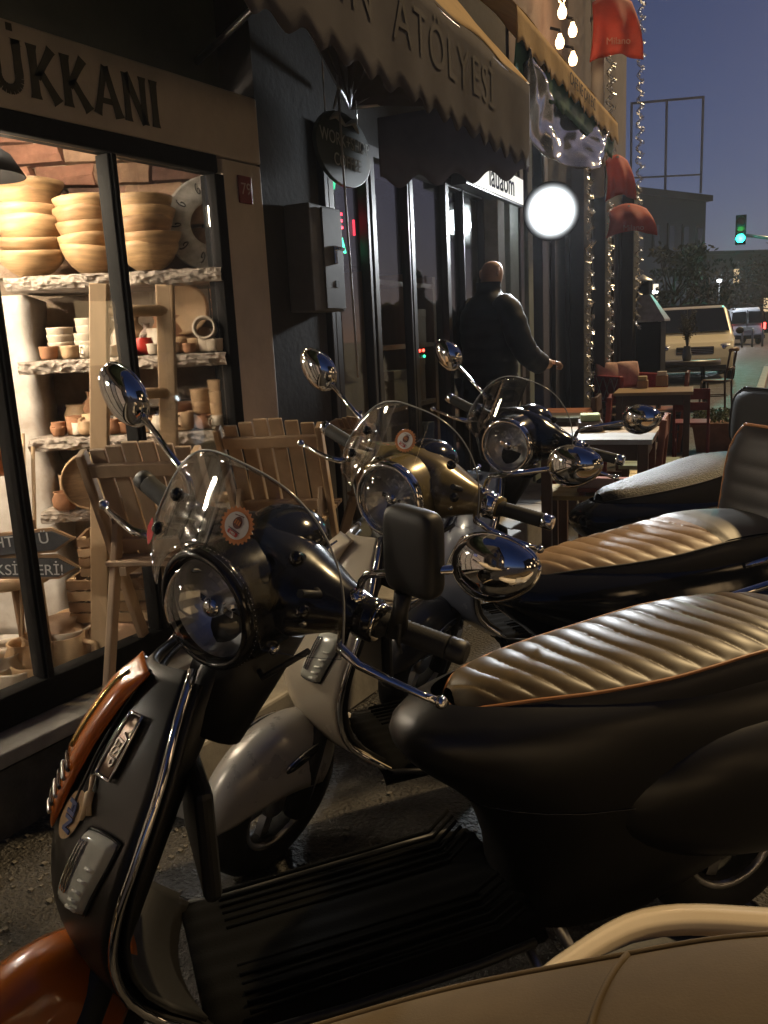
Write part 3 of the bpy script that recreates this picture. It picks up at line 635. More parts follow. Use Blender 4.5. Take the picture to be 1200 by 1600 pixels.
for r_ in range(8):
    for k in range(9):
        u = -1.92+.236*k+(.118 if r_ % 2 else 0)+random.uniform(-.01, .01); z = 1.70+.0865*r_
        if u > -.52: continue
        o = bpy.data.objects.new('brick', random.choice(bmesh_set)); COL.objects.link(o); o.matrix_world = MWI @ T(u, 3.575+random.uniform(-.008, .008), z) @ RY(random.uniform(-1.5, 1.5)); o.parent = wend
struct(MB().grid(lambda u, v: tuple(IW(-1.95+.60*u, 3.34+.012*noise.noise(Vector((u*8, v*20, 4))), .2+1.38*v)), 14, 40), 'plaster_pier', white_wall, solid=.2, off=1)
# --- stone shelves
shelf_stone = mat('shelf_stone', (.36, .30, .25), .85, var=.3, vscale=14, bump=1.0, bscale=35)
def shelf(z, u0, u1, d0, word):
    n_ = 150
    NK = 12
    def top(i, k):
        u = u0+(u1-u0)*i
        if k == 0: return tuple(IW(u, 3.58, z))
        if k == NK-1: return tuple(IW(u, 3.58, z-.05))
        f = (k-1)/(NK-3); zz = z-.048*f; e = .016*noise.noise(Vector((u*8, z*9, 0)))
        e += .015*noise.noise(Vector((u*26, zz*60, 3)))+.008*noise.noise(Vector((u*60, zz*110, 7)))
        edge = .010*(abs(f*2-1)**3)
        return tuple(IW(u+.004*noise.noise(Vector((u*50, zz*80, 5))), d0+e+edge, zz+.004*noise.noise(Vector((u*30, f*4, z)))))
    mb = MB(); mb.grid(lambda i, k: top(i, int(round(k*(NK-1))) if k < 1 else NK-1), n_, NK, smooth=False)
    return mb.build('stone_shelf', shelf_stone, None, 'rough broken-edged stone shelf, %s on the brick end wall' % word, 'shelf', 'stone shelves inside the shop')
for z, u0, u1, d0, wd in ((1.635, -1.37, -.56, 3.20, 'the topmost'), (1.325, -1.36, -.57, 3.20, 'second from the top'), (1.03, -1.36, -.57, 3.20, 'third from the top'), (.74, -1.36, -.57, 3.22, 'the lowest')): shelf(z, u0, u1, d0, wd)
# --- bowls
bowl_wood = [mat('turned_wood_%s' % n_, c_, .5, var=.34, vscale=7, stretch=(1, 1, 7), bump=.18, bscale=40) for n_, c_ in (('honey', (.46, .285, .14)), ('gold', (.52, .33, .165)), ('tan', (.40, .24, .115)), ('brown', (.33, .19, .09)))]
def bowl_mesh(r, h):
    pr = [(.36*r, 0), (.42*r, .004), (.62*r, .22*h), (.82*r, .50*h), (.95*r, .80*h), (r, h), (.955*r, h+.002), (.90*r, .80*h), (.76*r, .52*h), (.5*r, .25*h), (.02*r, .14*h)]
    mb = MB().lathe(pr, 36); mb.lathe([(.0, 0), (.36*r, 0)], 36); me_ = bpy.data.meshes.new('bowl'); me_.from_pydata(mb.v, [], mb.f); me_.polygons.foreach_set('use_smooth', [True]*len(mb.f)); return me_
ORD = ['topmost', 'second from the top', 'third from the top', 'fourth from the top', 'fifth from the top', 'bottom one']
for si, (u, r, dz, n_, wd) in enumerate(((-1.312, .135, .050, 6, 'beside the lamp shade'), (-1.085, .118, .043, 5, 'in the middle'), (-.860, .120, .042, 5, 'beside the scrolled metal tray'))):
    for k in range(n_):
        me_ = bowl_mesh(r*(.93+.12*random.random()) if k else r*1.0, .095+.012*random.random()); me_.materials.append(random.choice(bowl_wood))
        o = put(me_, 'wooden_bowl', None, None, 'turned wooden bowl, %s of the stack %s' % (ORD[n_-1-k], wd), 'bowl', 'bowls stacked on the top shelf')
        o.matrix_world = T(IW(u+random.uniform(-.008, .008), 3.37, 1.648+dz*k)) @ RX(random.uniform(-5, 5)) @ RY(random.uniform(-6, 6)) @ RZ(random.uniform(0, 360))
# --- scrolled metal tray leaning at the right end
tr = empty('metal_tray', IW(-.66, 3.46, 1.64), 'round pale metal tray with black scrollwork leaning on bricks', 'tray')
tray_m = mat('hammered_tin', (.50, .47, .43), .35, .7, var=.2, vscale=40, bump=.5, bscale=60); scroll_m = mat('black_iron', (.02, .018, .017), .5)
TM = MWI.to_3x3().to_4x4() @ RX(-8)
MB().lathe([(.085, 0), (.09, .006), (.135, .008), (.178, .004), (.186, .012), (.19, .0), (.085, -.004)], 48, TM @ T(.03, 0, .19) @ RX(90)).build('rim_plate', tray_m, tr)
for k in range(10):
    a = 2*math.pi*k/10; sp_ = [(.03+(.136+(.045-.0035*j)*.6*math.cos(j*.62))*math.cos(a+.035*(.045-.0035*j)/.01*math.sin(j*.62)*.5), -.012, .19+(.136+(.045-.0035*j)*.6*math.cos(j*.62))*math.sin(a+.035*(.045-.0035*j)/.01*math.sin(j*.62)*.5)) for j in range(12)]
    MB().tube(sp_, .0028, 5, TM).build('scroll', scroll_m, tr)
# --- pots and cups on the shelves
clay_white = mat('white_glaze', (.62, .52, .41), .4, var=.08, vscale=20); clay_terra = mat('terracotta', (.36, .17, .085), .8, var=.2, vscale=20, bump=.2); clay_dark = mat('smoked_clay', (.10, .065, .045), .6, var=.3, vscale=15); clay_tan = mat('pale_turned_wood', (.55, .36, .20), .55, var=.2, vscale=14)
red_m = mat('red_enamel', (.48, .03, .02), .3)
def pot(kind, u, d, z, s, m_, label, group, tilt=0, lid=None):
    P_ = {'cup': [(0, 0), (.036, 0), (.041, .015), (.043, .05), (.045, .06), (.041, .06), (.038, .02), (0, .012)],
          'dish': [(0, 0), (.044, 0), (.050, .006), (.052, .030), (.054, .036), (.050, .036), (.046, .010), (0, .008)],
          'pot': [(0, 0), (.04, 0), (.055, .02), (.058, .05), (.046, .075), (.05, .085), (.044, .085), (.040, .07), (.05, .04), (0, .01)],
          'bottle': [(0, 0), (.035, 0), (.042, .02), (.042, .075), (.03, .10), (.014, .115), (.014, .135), (.02, .14), (0, .14)],
          'disc': [(0, 0), (.09, .0), (.105, .008), (.105, .016), (.09, .012), (0, .010)],
          'ring': [(.035, 0), (.045, .0), (.045, .035), (.035, .035), (.035, 0)],
          'mug': [(0, 0), (.038, 0), (.040, .01), (.040, .085), (.036, .085), (.036, .012), (0, .01)]}[kind]
    mb = MB().lathe([(a*s, b*s) for a, b in P_], 26)
    if kind == 'mug': mb.tube([(.038*s, 0, .07*s), (.062*s, 0, .065*s), (.066*s, 0, .04*s), (.058*s, 0, .022*s), (.038*s, 0, .02*s)], .006*s, 6)
    o = mb.build({'cup': 'small_cup', 'dish': 'small_dish', 'pot': 'clay_pot', 'bottle': 'bottle', 'disc': 'wooden_plate', 'ring': 'napkin_ring', 'mug': 'wooden_mug'}[kind], m_, None, label, {'disc': 'plate', 'ring': 'ring'}.get(kind, kind), group)
    o.matrix_world = T(IW(u, d, z)) @ RZ(32.5) @ RX(tilt) @ RZ(random.uniform(0, 360) if kind != 'mug' else random.uniform(-200, 20)); return o
Z2, Z3, Z4 = 1.330, 1.035, .745
for k in range(4): pot('dish', -1.215+random.uniform(-.01, .01), 3.30, Z2+.028*k, .95, clay_white, 'white dish in the low stack of four by the plaster pier', 'stacked white dishes')
for k in range(5): pot('dish', -1.105+random.uniform(-.01, .01), 3.30, Z2+.028*k, 1.0, clay_white, 'white dish in the taller stack of five beside the white bottle', 'stacked white dishes')
pot('bottle', -1.005, 3.34, Z2, 1.0, clay_white, 'white bottle on the second stone shelf', None)
pot('pot', -1.05, 3.44, Z2, 1.25, clay_dark, 'dark round pot behind the stacked white dishes', None)
pot('pot', -.90, 3.30, Z2, .75, red_m, 'small red pot on the second stone shelf', None)
pot('mug', -.845, 3.33, Z2, 1.15, clay_white, 'pale mug beside the small red pot', None)
pot('pot', -.80, 3.42, Z2, 1.7, clay_terra, 'large terracotta pot at the back of the second shelf', None)
pot('cup', -.755, 3.30, Z2, 1.0, clay_tan, 'tan cup under the upright wooden plate', None)
pot('cup', -.70, 3.30, Z2, .9, clay_tan, 'low tan cup next to the napkin ring', None)
pot('disc', -.745, 3.36, Z2+.165, .95, clay_tan, 'pale wooden plate standing upright on the cups', None, tilt=80)
pot('ring', -.645, 3.25, Z2+.085, 1.0, clay_white, 'pale turned ring standing on a small cup', None, tilt=82)
pot('cup', -.645, 3.27, Z2, .85, clay_white, 'small white cup below the standing ring', None)
for k in range(7): pot('cup', -.592, 3.33, Z2+.036*k, .9, clay_terra if k > 2 else clay_white, 'nested cup in the tall column at the end of the second shelf', 'column of nested cups')
pot('mug', -1.20, 3.29, Z3, .85, clay_terra, 'brown wooden mug at the plaster end of the third shelf', None)
pot('mug', -1.125, 3.27, Z3, .95, clay_tan, 'larger tan wooden mug on the third shelf', None)
pot('pot', -1.27, 3.30, Z3, .6, clay_terra, 'little lidded terracotta pot against the pier', None)
pot('mug', -1.02, 3.34, Z3+.085, 1.1, clay_white, 'white mug stacked on an upturned cup', None)
pot('mug', -1.02, 3.34, Z3, 1.05, clay_white, 'white mug underneath another mug', None)
pot('dish', -.90, 3.31, Z3, 1.5, clay_tan, 'wide shallow wooden dish on the third shelf', None)
for k in range(2): pot('dish', -.80, 3.33, Z3+.05*k, 1.4, clay_terra, 'brown dish in the pair beside the ladder', 'pair of brown dishes')
for k in range(3): pot('cup', -.70, 3.31, Z3+.048*k, .95, clay_terra if k < 1 else clay_tan, 'cup in the stack of three on the third shelf', 'cup stacks')
for k in range(4): pot('cup', -.625, 3.29, Z3+.044*k, .9, clay_tan, 'cup in the stack of four by the window frame', 'cup stacks')
for zz, nm, n_ in ((Z2, 'second', 13), (Z3, 'third', 12), (Z4, 'lowest', 8)):
    for k in range(n_):
        u = -1.28+.70*(k+.5)/n_+random.uniform(-.012, .012); kd = random.choice(['pot', 'cup', 'mug', 'bottle', 'pot', 'cup'])
        pot(kd, u, 3.47+random.uniform(-.03, .02), zz, random.uniform(.75, 1.25), random.choice([clay_white, clay_terra, clay_dark, clay_tan, clay_tan]), 'assorted small %s in the back row of the %s stone shelf' % (kd, nm), 'back row of the %s shelf' % nm)
        if random.random() < .45: pot('dish', u, 3.40, zz, random.uniform(.7, 1.0), random.choice([clay_white, clay_tan, clay_terra]), 'little dish before the back row of the %s stone shelf' % nm, 'little dishes on the %s shelf' % nm)
for zz, nm, n_ in ((Z2, 'second', 9), (Z3, 'third', 10), (Z4, 'lowest', 7)):
    for k in range(n_):
        u = -1.30+.72*(k+.5)/n_+random.uniform(-.015, .015); kd = random.choice(['cup', 'cup', 'mug', 'dish', 'pot'])
        pot(kd, u, 3.245+random.uniform(-.012, .012), zz, random.uniform(.55, .85), random.choice([clay_white, clay_tan, clay_tan, clay_terra]), 'small pale wooden %s along the front edge of the %s stone shelf' % (kd, nm), 'front row of the %s shelf' % nm)
for k in range(16):
    kd = random.choice(['cup', 'mug', 'pot', 'dish']); pot(kd, random.uniform(-1.46, -1.16), random.uniform(2.78, 3.12), .2, random.uniform(1.1, 1.9), random.choice([clay_white, clay_tan, clay_tan]), 'pale wooden %s standing on the bright shop floor' % kd, 'wooden vessels on the shop floor')
# --- sieves on the lowest shelf
def hoop(c_, r, w_, m_, label, M0):
    e = empty('wooden_sieve', c_, label, 'sieve', 'sieves on the lowest shelf')
    MB().lathe([(r-.006, -w_/2), (r, -w_/2), (r, w_/2), (r-.006, w_/2), (r-.006, -w_/2)], 40, M0).build('hoop', m_, e)
    MB().lathe([(0, w_/2-.01), (r-.006, w_/2-.01)], 40, M0).build('mesh', mat('sieve_mesh', (.24, .15, .08), .7, var=.3, vscale=14, stretch=(1, 1, 5)), e)
hoop(IW(-1.14, 3.22, .745+.112), .112, .06, clay_tan, 'round wooden sieve standing on edge, mesh facing the window', MWI.to_3x3().to_4x4() @ RZ(20) @ RX(90))
hoop(IW(-1.24, 3.42, .745+.06), .10, .12, clay_tan, 'deep wooden sieve lying flat behind the upright one', I4)
# --- ladder
ld = empty('ladder', IW(-1.0, 2.95, .2), 'plain pine step ladder standing inside the window', 'ladder')
def inv(o, e): o.matrix_parent_inverse = Matrix.Translation(-e.location); return o
L1t, L1b = IW(-.925, 2.92, 1.575), IW(-1.066, 2.86, .2); L2t, L2b = IW(-.735, 3.05, 1.57), IW(-.83, 3.02, .2)
for a, b in ((L1t, L1b), (L2t, L2b)): inv(MB().beam(b, a, .032, .062, EH).build('rail', wood_pale, ld, bevel=.004), ld)
for k in range(5):
    f_ = .065+.21*k; inv(MB().tube([L1t.lerp(L1b, f_), L2t.lerp(L2b, f_)], .020, 10).build('rung', wood_pale, ld), ld)
# --- arrow boards on a post
slate = mat('chalkboard', (.045, .047, .055), .8, var=.25, vscale=9); chalk = mat('chalk', (.55, .55, .56), .9)
ab = empty('arrow_signpost', IW(-1.30, 2.74, .2), 'wooden post with two chalkboard arrows pointing right', 'signpost')
inv(MB().beam(IW(-1.21, 2.77, .2), IW(-1.21, 2.77, .80), .04, .03).build('post', wood_pale, ab), ab)
for z, tip, tilt, txt, tx in ((.742, -1.04, -3, 'AHTAŞ Ü', -1.235), (.640, -1.035, 3, 'KSİKLERİ!', -1.205)):
    for gsz, off, m_, nm in ((0, 0, wood_mid, 'arrow_board'), (.010, -.008, slate, 'slate_face')):
        pol = [(-.55+gsz, -.042+gsz), (-.075, -.042+gsz), (-gsz*1.6, 0), (-.075, .042-gsz), (-.55+gsz, .042-gsz)]
        m0 = MWI @ T(tip, 2.73+off, z) @ RY(tilt) @ RX(90); inv(MB().prism(pol, .012, m0).build(nm, m_, ab), ab)
    inv(lettering(txt, .052, MWI @ T(tx, 2.7075, z) @ RY(tilt) @ RX(90), chalk, ab, .0004), ab)
# --- crates, jar, stool and sticks on the shop floor
def crate(c_, w_, d_, h_, rz, label):
    e = empty('wooden_crate', c_, label, 'crate', 'crates on the shop floor', rz)
    nb = 4
    for k in range(nb):
        z = h_*(k+.5)/nb
        for sg in (1, -1):
            MB().box((0, sg*d_/2, z), (w_, .012, h_/nb-.008)).build('slat', wood_mid if k % 2 else wood_pale, e); MB().box((sg*w_/2, 0, z), (.012, d_-.014, h_/nb-.008)).build('slat', wood_mid if k % 2 else wood_pale, e)
    for a in (1, -1):
        for b in (1, -1): MB().box((a*(w_/2-.018), b*(d_/2-.018), h_/2), (.022, .022, h_)).build('corner_post', wood_pale, e)
    MB().box((0, 0, .008), (w_-.02, d_-.02, .012)).build('bottom', wood_mid, e)
crate(IW(-1.03, 3.06, .36), .30, .22, .17, 28, 'slatted wooden crate standing on the round jar')
crate(IW(-1.02, 3.10, .53), .26, .20, .15, 40, 'smaller slatted crate on top of another crate')
jar = MB().lathe([(0, 0), (.10, 0), (.15, .04), (.165, .09), (.15, .14), (.11, .158), (0, .158)], 32).build('clay_jar', mat('jar_clay', (.42, .25, .15), .75, var=.2, vscale=8, bump=.2), None, 'squat brown clay jar on the shop floor', 'jar'); jar.location = IW(-1.01, 3.03, .2)
jar2 = MB().lathe([(0, 0), (.06, 0), (.10, .05), (.105, .10), (.07, .15), (.05, .17), (.06, .19), (0, .19)], 28).build('clay_jug', mat('jug_clay', (.50, .33, .22), .7, var=.2, vscale=9), None, 'round clay jug behind the arrow post', 'jug'); jar2.location = IW(-1.22, 2.95, .2)
sto = empty('wooden_stool', IW(-1.34, 2.86, .2), 'rough round stool behind the arrow post', 'stool')
MB().lathe([(0, .36), (.13, .36), (.145, .375), (.14, .40), (0, .405)], 26).build('seat', wood_pale, sto)
for k in range(3): a = 2.1*k+.4; MB().tube([(.08*math.cos(a), .08*math.sin(a), .37), (.13*math.cos(a), .13*math.sin(a), 0)], [.015, .012], 8).build('leg', wood_mid, sto)
cop = MB().lathe([(0, 0), (.06, .0), (.085, .03), (.09, .09), (.095, .10), (.085, .10), (.08, .03), (0, .01)], 28).build('copper_pan', mat('copper', (.40, .16, .07), .3, .8, var=.3, vscale=10), None, 'copper pan hanging beside the plaster pier', 'pan'); cop.location = IW(-1.40, 3.0, .93)
for k in range(3):
    MB().tube([IW(-1.36+.025*k, 2.9, .2), IW(-1.34+.03*k, 3.05, 1.12-.05*k)], .007, 6).build('walking_stick', wood_pale, None, 'thin wooden stick leaning on the plaster pier', 'stick', 'sticks leaning by the pier')
# --- lamp hanging inside, and the clip lamp that lights the bowls
lsh = empty('pendant_lamp', IW(-1.315, 3.0, 1.95), 'black dome pendant lamp near the shop ceiling', 'lamp')
MB().lathe([(.02, .12), (.05, .11), (.11, .07), (.15, .0), (.145, .0), (.105, .065), (.02, .10)], 32).build('shade', black_metal, lsh); MB().tube([(0, 0, .11), (0, 0, .50)], .004, 6).build('cord', black_plastic, lsh)
def lamp(name, loc, w_, col, size=.05, par=None, spot=None, aim=None):
    l = bpy.data.lights.new(name, 'SPOT' if spot else 'POINT'); l.energy = w_; l.color = col; l.shadow_soft_size = size
    if spot: l.spot_size = R(spot); l.spot_blend = .5
    o = bpy.data.objects.new(name, l); COL.objects.link(o); o.location = loc
    if aim is not None: o.rotation_euler = (Vector(loc)-Vector(aim)).to_track_quat('Z', 'Y').to_euler()
    return o
def work_lamp(loc, w_, col, label, size=.05):
    e = empty('shop_lamp', loc, label, 'lamp', 'lamps inside the shop'); MB().ball((0, 0, 0), size*.8, 14).build('bulb', glow('bulb_glow', (1, .85, .65), 14), e); MB().tube([(0, 0, size*.7), (0, 0, .16)], [.022, .018], 12).build('holder', black_metal, e)
    lamp('shop_light', loc, w_, col, size)
work_lamp(IW(-1.82, 2.95, 1.42), 80, (1, .80, .60), 'bare bulb beside the plaster pier lighting the bowls', .06)
work_lamp(IW(-1.75, 2.60, 1.95), 170, (1, .81, .62), 'bare bulb under the shop ceiling behind the window', .06)
work_lamp((-3.1, -.35, 1.75), 240, (1, .84, .68), 'unseen bare bulb added in the near half of the shop', .08)  # out of view, added for the sheen on the near leg shield
work_lamp(IW(-1.1, 3.06, 2.26), 30, (1, .84, .68), 'unseen bare bulb added above the window head', .05)  # out of view, added to brighten the bricks and bowls
lamp('shop_light', IW(-1.315, 3.0, 1.93), 16, (1, .8, .58), .06)
# ---------------- folding chairs on the step
def folding_chair(loc, rz, label, wd=.42, m_=None, scale=1.0):
    m_ = m_ or wood_mid
    e = empty('folding_chair', loc, label, 'chair', 'folding slatted chairs along the frontage', rz); e.scale = (scale,)*3
    hw = wd/2; pt, pb = Vector((-.10, 0, .86)), Vector((.26, 0, 0))
    def on(k, y): p = pb.lerp(pt, k); return Vector((p.x, y, p.z))
    for sg in (1, -1):
        MB().beam(on(0, sg*hw), on(.97, sg*hw), .022, .050, (1, 0, 0)).build('back_post', m_, e, bevel=.005)
        MB().beam((-.20, sg*(hw-.03), 0), (.04, sg*(hw-.03), .58), .022, .048, (1, 0, 0)).build('leg', m_, e, bevel=.005)
    for k in (.60, .90): MB().beam(on(k, -hw+.012), on(k, hw-.012), .018, .045, (pt-pb)).build('back_rail', m_, e, bevel=.003)
    n_ = 6
    nrm = Vector((.86, 0, .36)).normalized()
    for k in range(n_):
        y = -hw+.045+(wd-.09)*k/(n_-1); MB().beam(on(.52, y)+nrm*.018, on(1.0-.012*abs(k-2.5), y)+nrm*.018, .050, .012, nrm).build('back_slat', m_, e, bevel=.004)
    for k in range(7):
        x = -.02+.058*k; MB().box((x, 0, .470), (.046, wd-.02, .016)).build('seat_slat', m_, e, bevel=.003)
    for sg in (1, -1): MB().box((.15, sg*(hw-.07), .448), (.40, .022, .028)).build('seat_rail', m_, e)
    MB().tube([(-.165, -hw+.03, .10), (-.165, hw-.03, .10)], .010, 8).build('stretcher', m_, e)
    return e
chair_a = mat('weathered_slats', (.44, .31, .20), .6, var=.25, vscale=6, stretch=(1, 1, .2), bump=.15, bscale=50); chair_b = mat('brown_slats', (.34, .24, .15), .6, var=.25, vscale=6, bump=.15, bscale=50)
chair_c = mat('bare_beech', (.40, .30, .20), .6, var=.15, vscale=6)
folding_chair((-1.98, 1.775, .22), 115, 'slatted wooden folding chair in front of the shop window', m_=chair_a, wd=.36)
P2 = at(415, 660, 3.0); folding_chair((P2.x-.04, P2.y+.09, .22), 115, 'slatted wooden folding chair beside the cream pier', m_=chair_b, wd=.38)
P3 = at(522, 640, 3.45); folding_chair((P3.x+.03, P3.y+.20, .22), 60, 'pale beech folding chair beside the dark glass door', wd=.38, m_=chair_c, scale=.93)

# --- grit and small stones on the road by the shop
gv = MB(); rg = random.Random(11)
for k in range(1400):
    x, y = rg.uniform(-2.1, -.2), rg.uniform(.1, 2.6); r_ = rg.uniform(.002, .007)
    if rg.random() < .35: x = rg.uniform(-2.1, -1.6)
    vs = [(x+r_*a*rg.uniform(.6, 1.2), y+r_*b*rg.uniform(.6, 1.2), max(.0005, r_*.6*(c_+.5))) for a in (-1, 1) for b in (-1, 1) for c_ in (-.5, 1)]
    gv.add(vs, [(0, 1, 3, 2), (4, 6, 7, 5), (0, 4, 5, 1), (2, 3, 7, 6), (1, 5, 7, 3)])
gv.build('grit', mat('grit_stone', (.10, .09, .075), .9, var=.5, vscale=40), None, 'loose grit scattered over the road by the shop', 'grit', kind='stuff')
# ------------------------------------------------------------------ the café frontage beyond (turned 6.8 degrees), local frame (n out, s along, z)
A2 = 6.8; O2 = Vector((-2.2, 2.7, 0)); M2 = T(O2) @ RZ(A2)
def L2(n, s, z=0): return M2 @ Vector((n, s, z))
def root2(name, label, cat, n=0, s=0, z=0, group=None, rz=0): e = empty(name, L2(n, s, z), label, cat, group, A2+rz); return e
dark_wood = mat('dark_painted_wood', (.030, .027, .026), .45, var=.3, vscale=9, stretch=(1, 1, .2), bump=.1)
dark_render = mat('dark_render', (.024, .022, .021), .9, var=.3, vscale=4, bump=.4, bscale=40)
grey_green = mat('grey_green_paint', (.16, .19, .165), .6, var=.2, vscale=6)
silver_frame = mat('silver_frame', (.055, .055, .058), .45, .6)
cafe = root2('cafe_building', 'dark café frontage with glass doors, pilasters and an upper storey', 'building')
def cp(mb, name, m_, par=cafe, **k): return mb.build(name, m_, par, **k)
cp(MB().box((-.16, .22, 1.5), (.30, .46, 3.0)), 'wall', dark_render)
cp(MB().box((-.20, 2.0, 2.62), (.30, 3.1, .70)), 'wall', dark_render)
cp(MB().box((-.25, 6.2, 4.6), (.38, 5.2, 3.2)), 'upper_wall', mat('plum_brown_wall', (.085, .055, .045), .8, var=.25, vscale=3, bump=.3, bscale=40))
cp(MB().box((-.25, 1.6, 4.6), (.36, 3.9, 3.2)), 'upper_wall', dark_render)
cp(MB().box((-.5, 4.2, .05), (1.0, 8.8, .22)), 'plinth', mat('dark_stone_plinth', (.07, .065, .06), .7, var=.3))
# glass doors
cafeglass = clear('cafe_glass', (.90, .93, .92), 1.45, .01, .28, dirt=.003)
for s_, w_, m_ in ((.50, .035, silver_frame), (.545, .05, dark_wood), (.92, .030, silver_frame), (.985, .05, dark_wood), (1.42, .020, silver_frame), (1.47, .05, dark_wood), (2.02, .06, dark_wood), (2.31, .020, silver_frame), (2.72, .022, silver_frame)):
    cp(MB().box((-.02, s_, 1.22), (.05, w_, 2.10)), 'door_stile', m_, bevel=.004)
for a, b in ((.56, .91), (1.0, 1.41), (1.49, 2.0), (2.05, 2.30), (2.33, 2.71)):
    cp(MB().box((-.03, (a+b)/2, 1.22), (.006, b-a, 2.08)), 'glass_pane', cafeglass); cp(MB().box((-.03, (a+b)/2, .24), (.04, b-a, .14)), 'kick_rail', dark_wood)
cp(MB().box((-.03, 1.6, 2.25), (.06, 2.3, .05)), 'head_rail', dark_wood)
cp(MB().tube([(.01, .63, .95), (.04, .64, 1.0), (.04, .80, .84), (.01, .82, .80)], .012, 8), 'door_handle', chrome)
# dark room behind the glass
cp(MB().box((-2.0, 1.7, 1.3), (.1, 2.8, 2.6)), 'room_back_wall', mat('room_wall', (.07, .06, .055), .9, var=.2)); cp(MB().box((-1.05, .40, 1.3), (1.8, .06, 2.6)), 'room_side_wall', MATS['room_wall']); cp(MB().box((-1.05, 3.0, 1.3), (1.8, .06, 2.6)), 'room_side_wall', MATS['room_wall'])
# pilasters and shopfront bays further on
for s_, w_, m_, n_ in ((2.90, .16, mat('stone_pilaster', (.24, .23, .20), .8, var=.25, vscale=5, bump=.4), .05), (3.18, .22, grey_green, .06), (3.46, .10, dark_wood, .04), (3.66, .14, grey_green, .05), (4.12, .20, dark_wood, .05), (5.55, .34, dark_render, .10), (6.65, .36, dark_render, .10), (8.45, .42, dark_render, .12)):
    cp(MB().box((n_-.10, s_, 1.50), (.24, w_, 3.0)).box((n_-.09, s_, .25), (.30, w_+.04, .22)), 'pilaster', m_, bevel=.008)
for a, b in ((3.78, 4.02), (4.24, 5.36), (5.74, 6.45), (6.85, 8.22)):
    nb = max(1, int((b-a)/.38)); 
    for k in range(nb+1): cp(MB().box((-.04, a+(b-a)*k/nb, 1.35), (.06, .045, 2.4)), 'shutter_stile', dark_wood)
    for k in range(nb): cp(MB().box((-.06, a+(b-a)*(k+.5)/nb, 1.35), (.02, (b-a)/nb-.05, 2.4)), 'shutter_panel', mat('navy_panel', (.022, .024, .032), .4, var=.3, vscale=8))
cp(MB().box((-.12, 5.6, 2.78), (.24, 6.1, .46)), 'lintel', dark_render)
cp(MB().box((-2.2, 4.5, 4.0), (3.5, 8.6, 4.5)), 'building_core', dark_render)
# warm lamps on the upper storey
for k, (n_, s_, z_) in enumerate(((.06, 4.35, 4.02), (.10, 4.62, 3.92), (.06, 4.78, 4.10), (.12, 4.92, 3.86), (.08, 4.50, 4.22), (.10, 5.02, 3.66), (.06, 4.70, 3.72))):
    e = root2('wall_bulb', 'warm glowing bulb in the cluster on the upper wall', 'bulb', n_, s_, z_, 'bulbs on the upper wall'); MB().lathe([(0, -.055), (.025, -.05), (.038, -.02), (.036, .01), (.018, .045), (.016, .06)], 18).build('glass', glow('warm_bulb', (1, .60, .30), 8), e); MB().tube([(0, 0, .055), (0, 0, .09), (-.08, 0, .12)], .012, 8).build('fitting', black_metal, e)
lamp('bulb_light', L2(.35, 4.7, 3.9), 14, (1, .62, .32), .2)
# drainpipe
dp = root2('drainpipe', 'pale round drainpipe running up the dark café wall', 'pipe', .16, 5.82, 0); MB().tube([(0, 0, 2.6), (0, 0, 6.2)], .065, 20).build('pipe', mat('pipe_paint', (.48, .47, .44), .5, var=.1), dp)
for z_ in (3.0, 4.2, 5.4): MB().lathe([(.065, -.02), (.074, -.02), (.074, .02), (.065, .02)], 20, T(0, 0, z_)).build('bracket', steel, dp)
# light strings wound on the pilasters
tinsel = mat('tinsel', (.75, .74, .72), .25, .9)
for s_, n_, z0, z1, wd in ((5.50, .10, .6, 3.0, 'second dark pilaster past the doors'), (6.60, .10, .5, 5.9, 'pilaster beside the drainpipe'), (8.34, .14, 1.3, 5.9, 'end pilaster of the café building')):
    e = root2('light_string', 'string of small lights and tinsel on the %s' % wd, 'light string', n_, s_, 0); pts = []
    for k in range(int((z1-z0)/.02)):
        z_ = z0+.02*k; pts.append((.03*math.cos(k*.9)+.03+.01*noise.noise(Vector((k*.2, s_, 0))), .03*math.sin(k*.9)+.02*noise.noise(Vector((k*.13, s_, 5))), z_))
    MB().tube(pts, .004, 5).build('wire', black_plastic, e)
    tn = MB(); bl = MB()
    for k, p in enumerate(pts):
        for q in range(6):
            a = random.uniform(0, 6.28); r_ = random.uniform(.02, .05); c_ = Vector(p)+Vector((abs(r_*math.cos(a))*.8, r_*math.sin(a), random.uniform(-.012, .012))); d_ = Vector((random.uniform(-1, 1), random.uniform(-1, 1), random.uniform(-1, 1))).normalized()*.02; f_ = d_.orthogonal().normalized()*.003
            tn.add([c_-d_-f_, c_-d_+f_, c_+d_+f_, c_+d_-f_], [(0, 1, 2, 3)])
        if random.random() < .22: bl.ball(Vector(p)+Vector((.03, random.uniform(-.02, .02), 0)), random.uniform(.0025, .007), 5)
    tn.build('tinsel', tinsel, e, kind='stuff'); bl.build('tiny_bulbs', glow('string_bulb', (1, .88, .70), 2.2), e, kind='stuff')
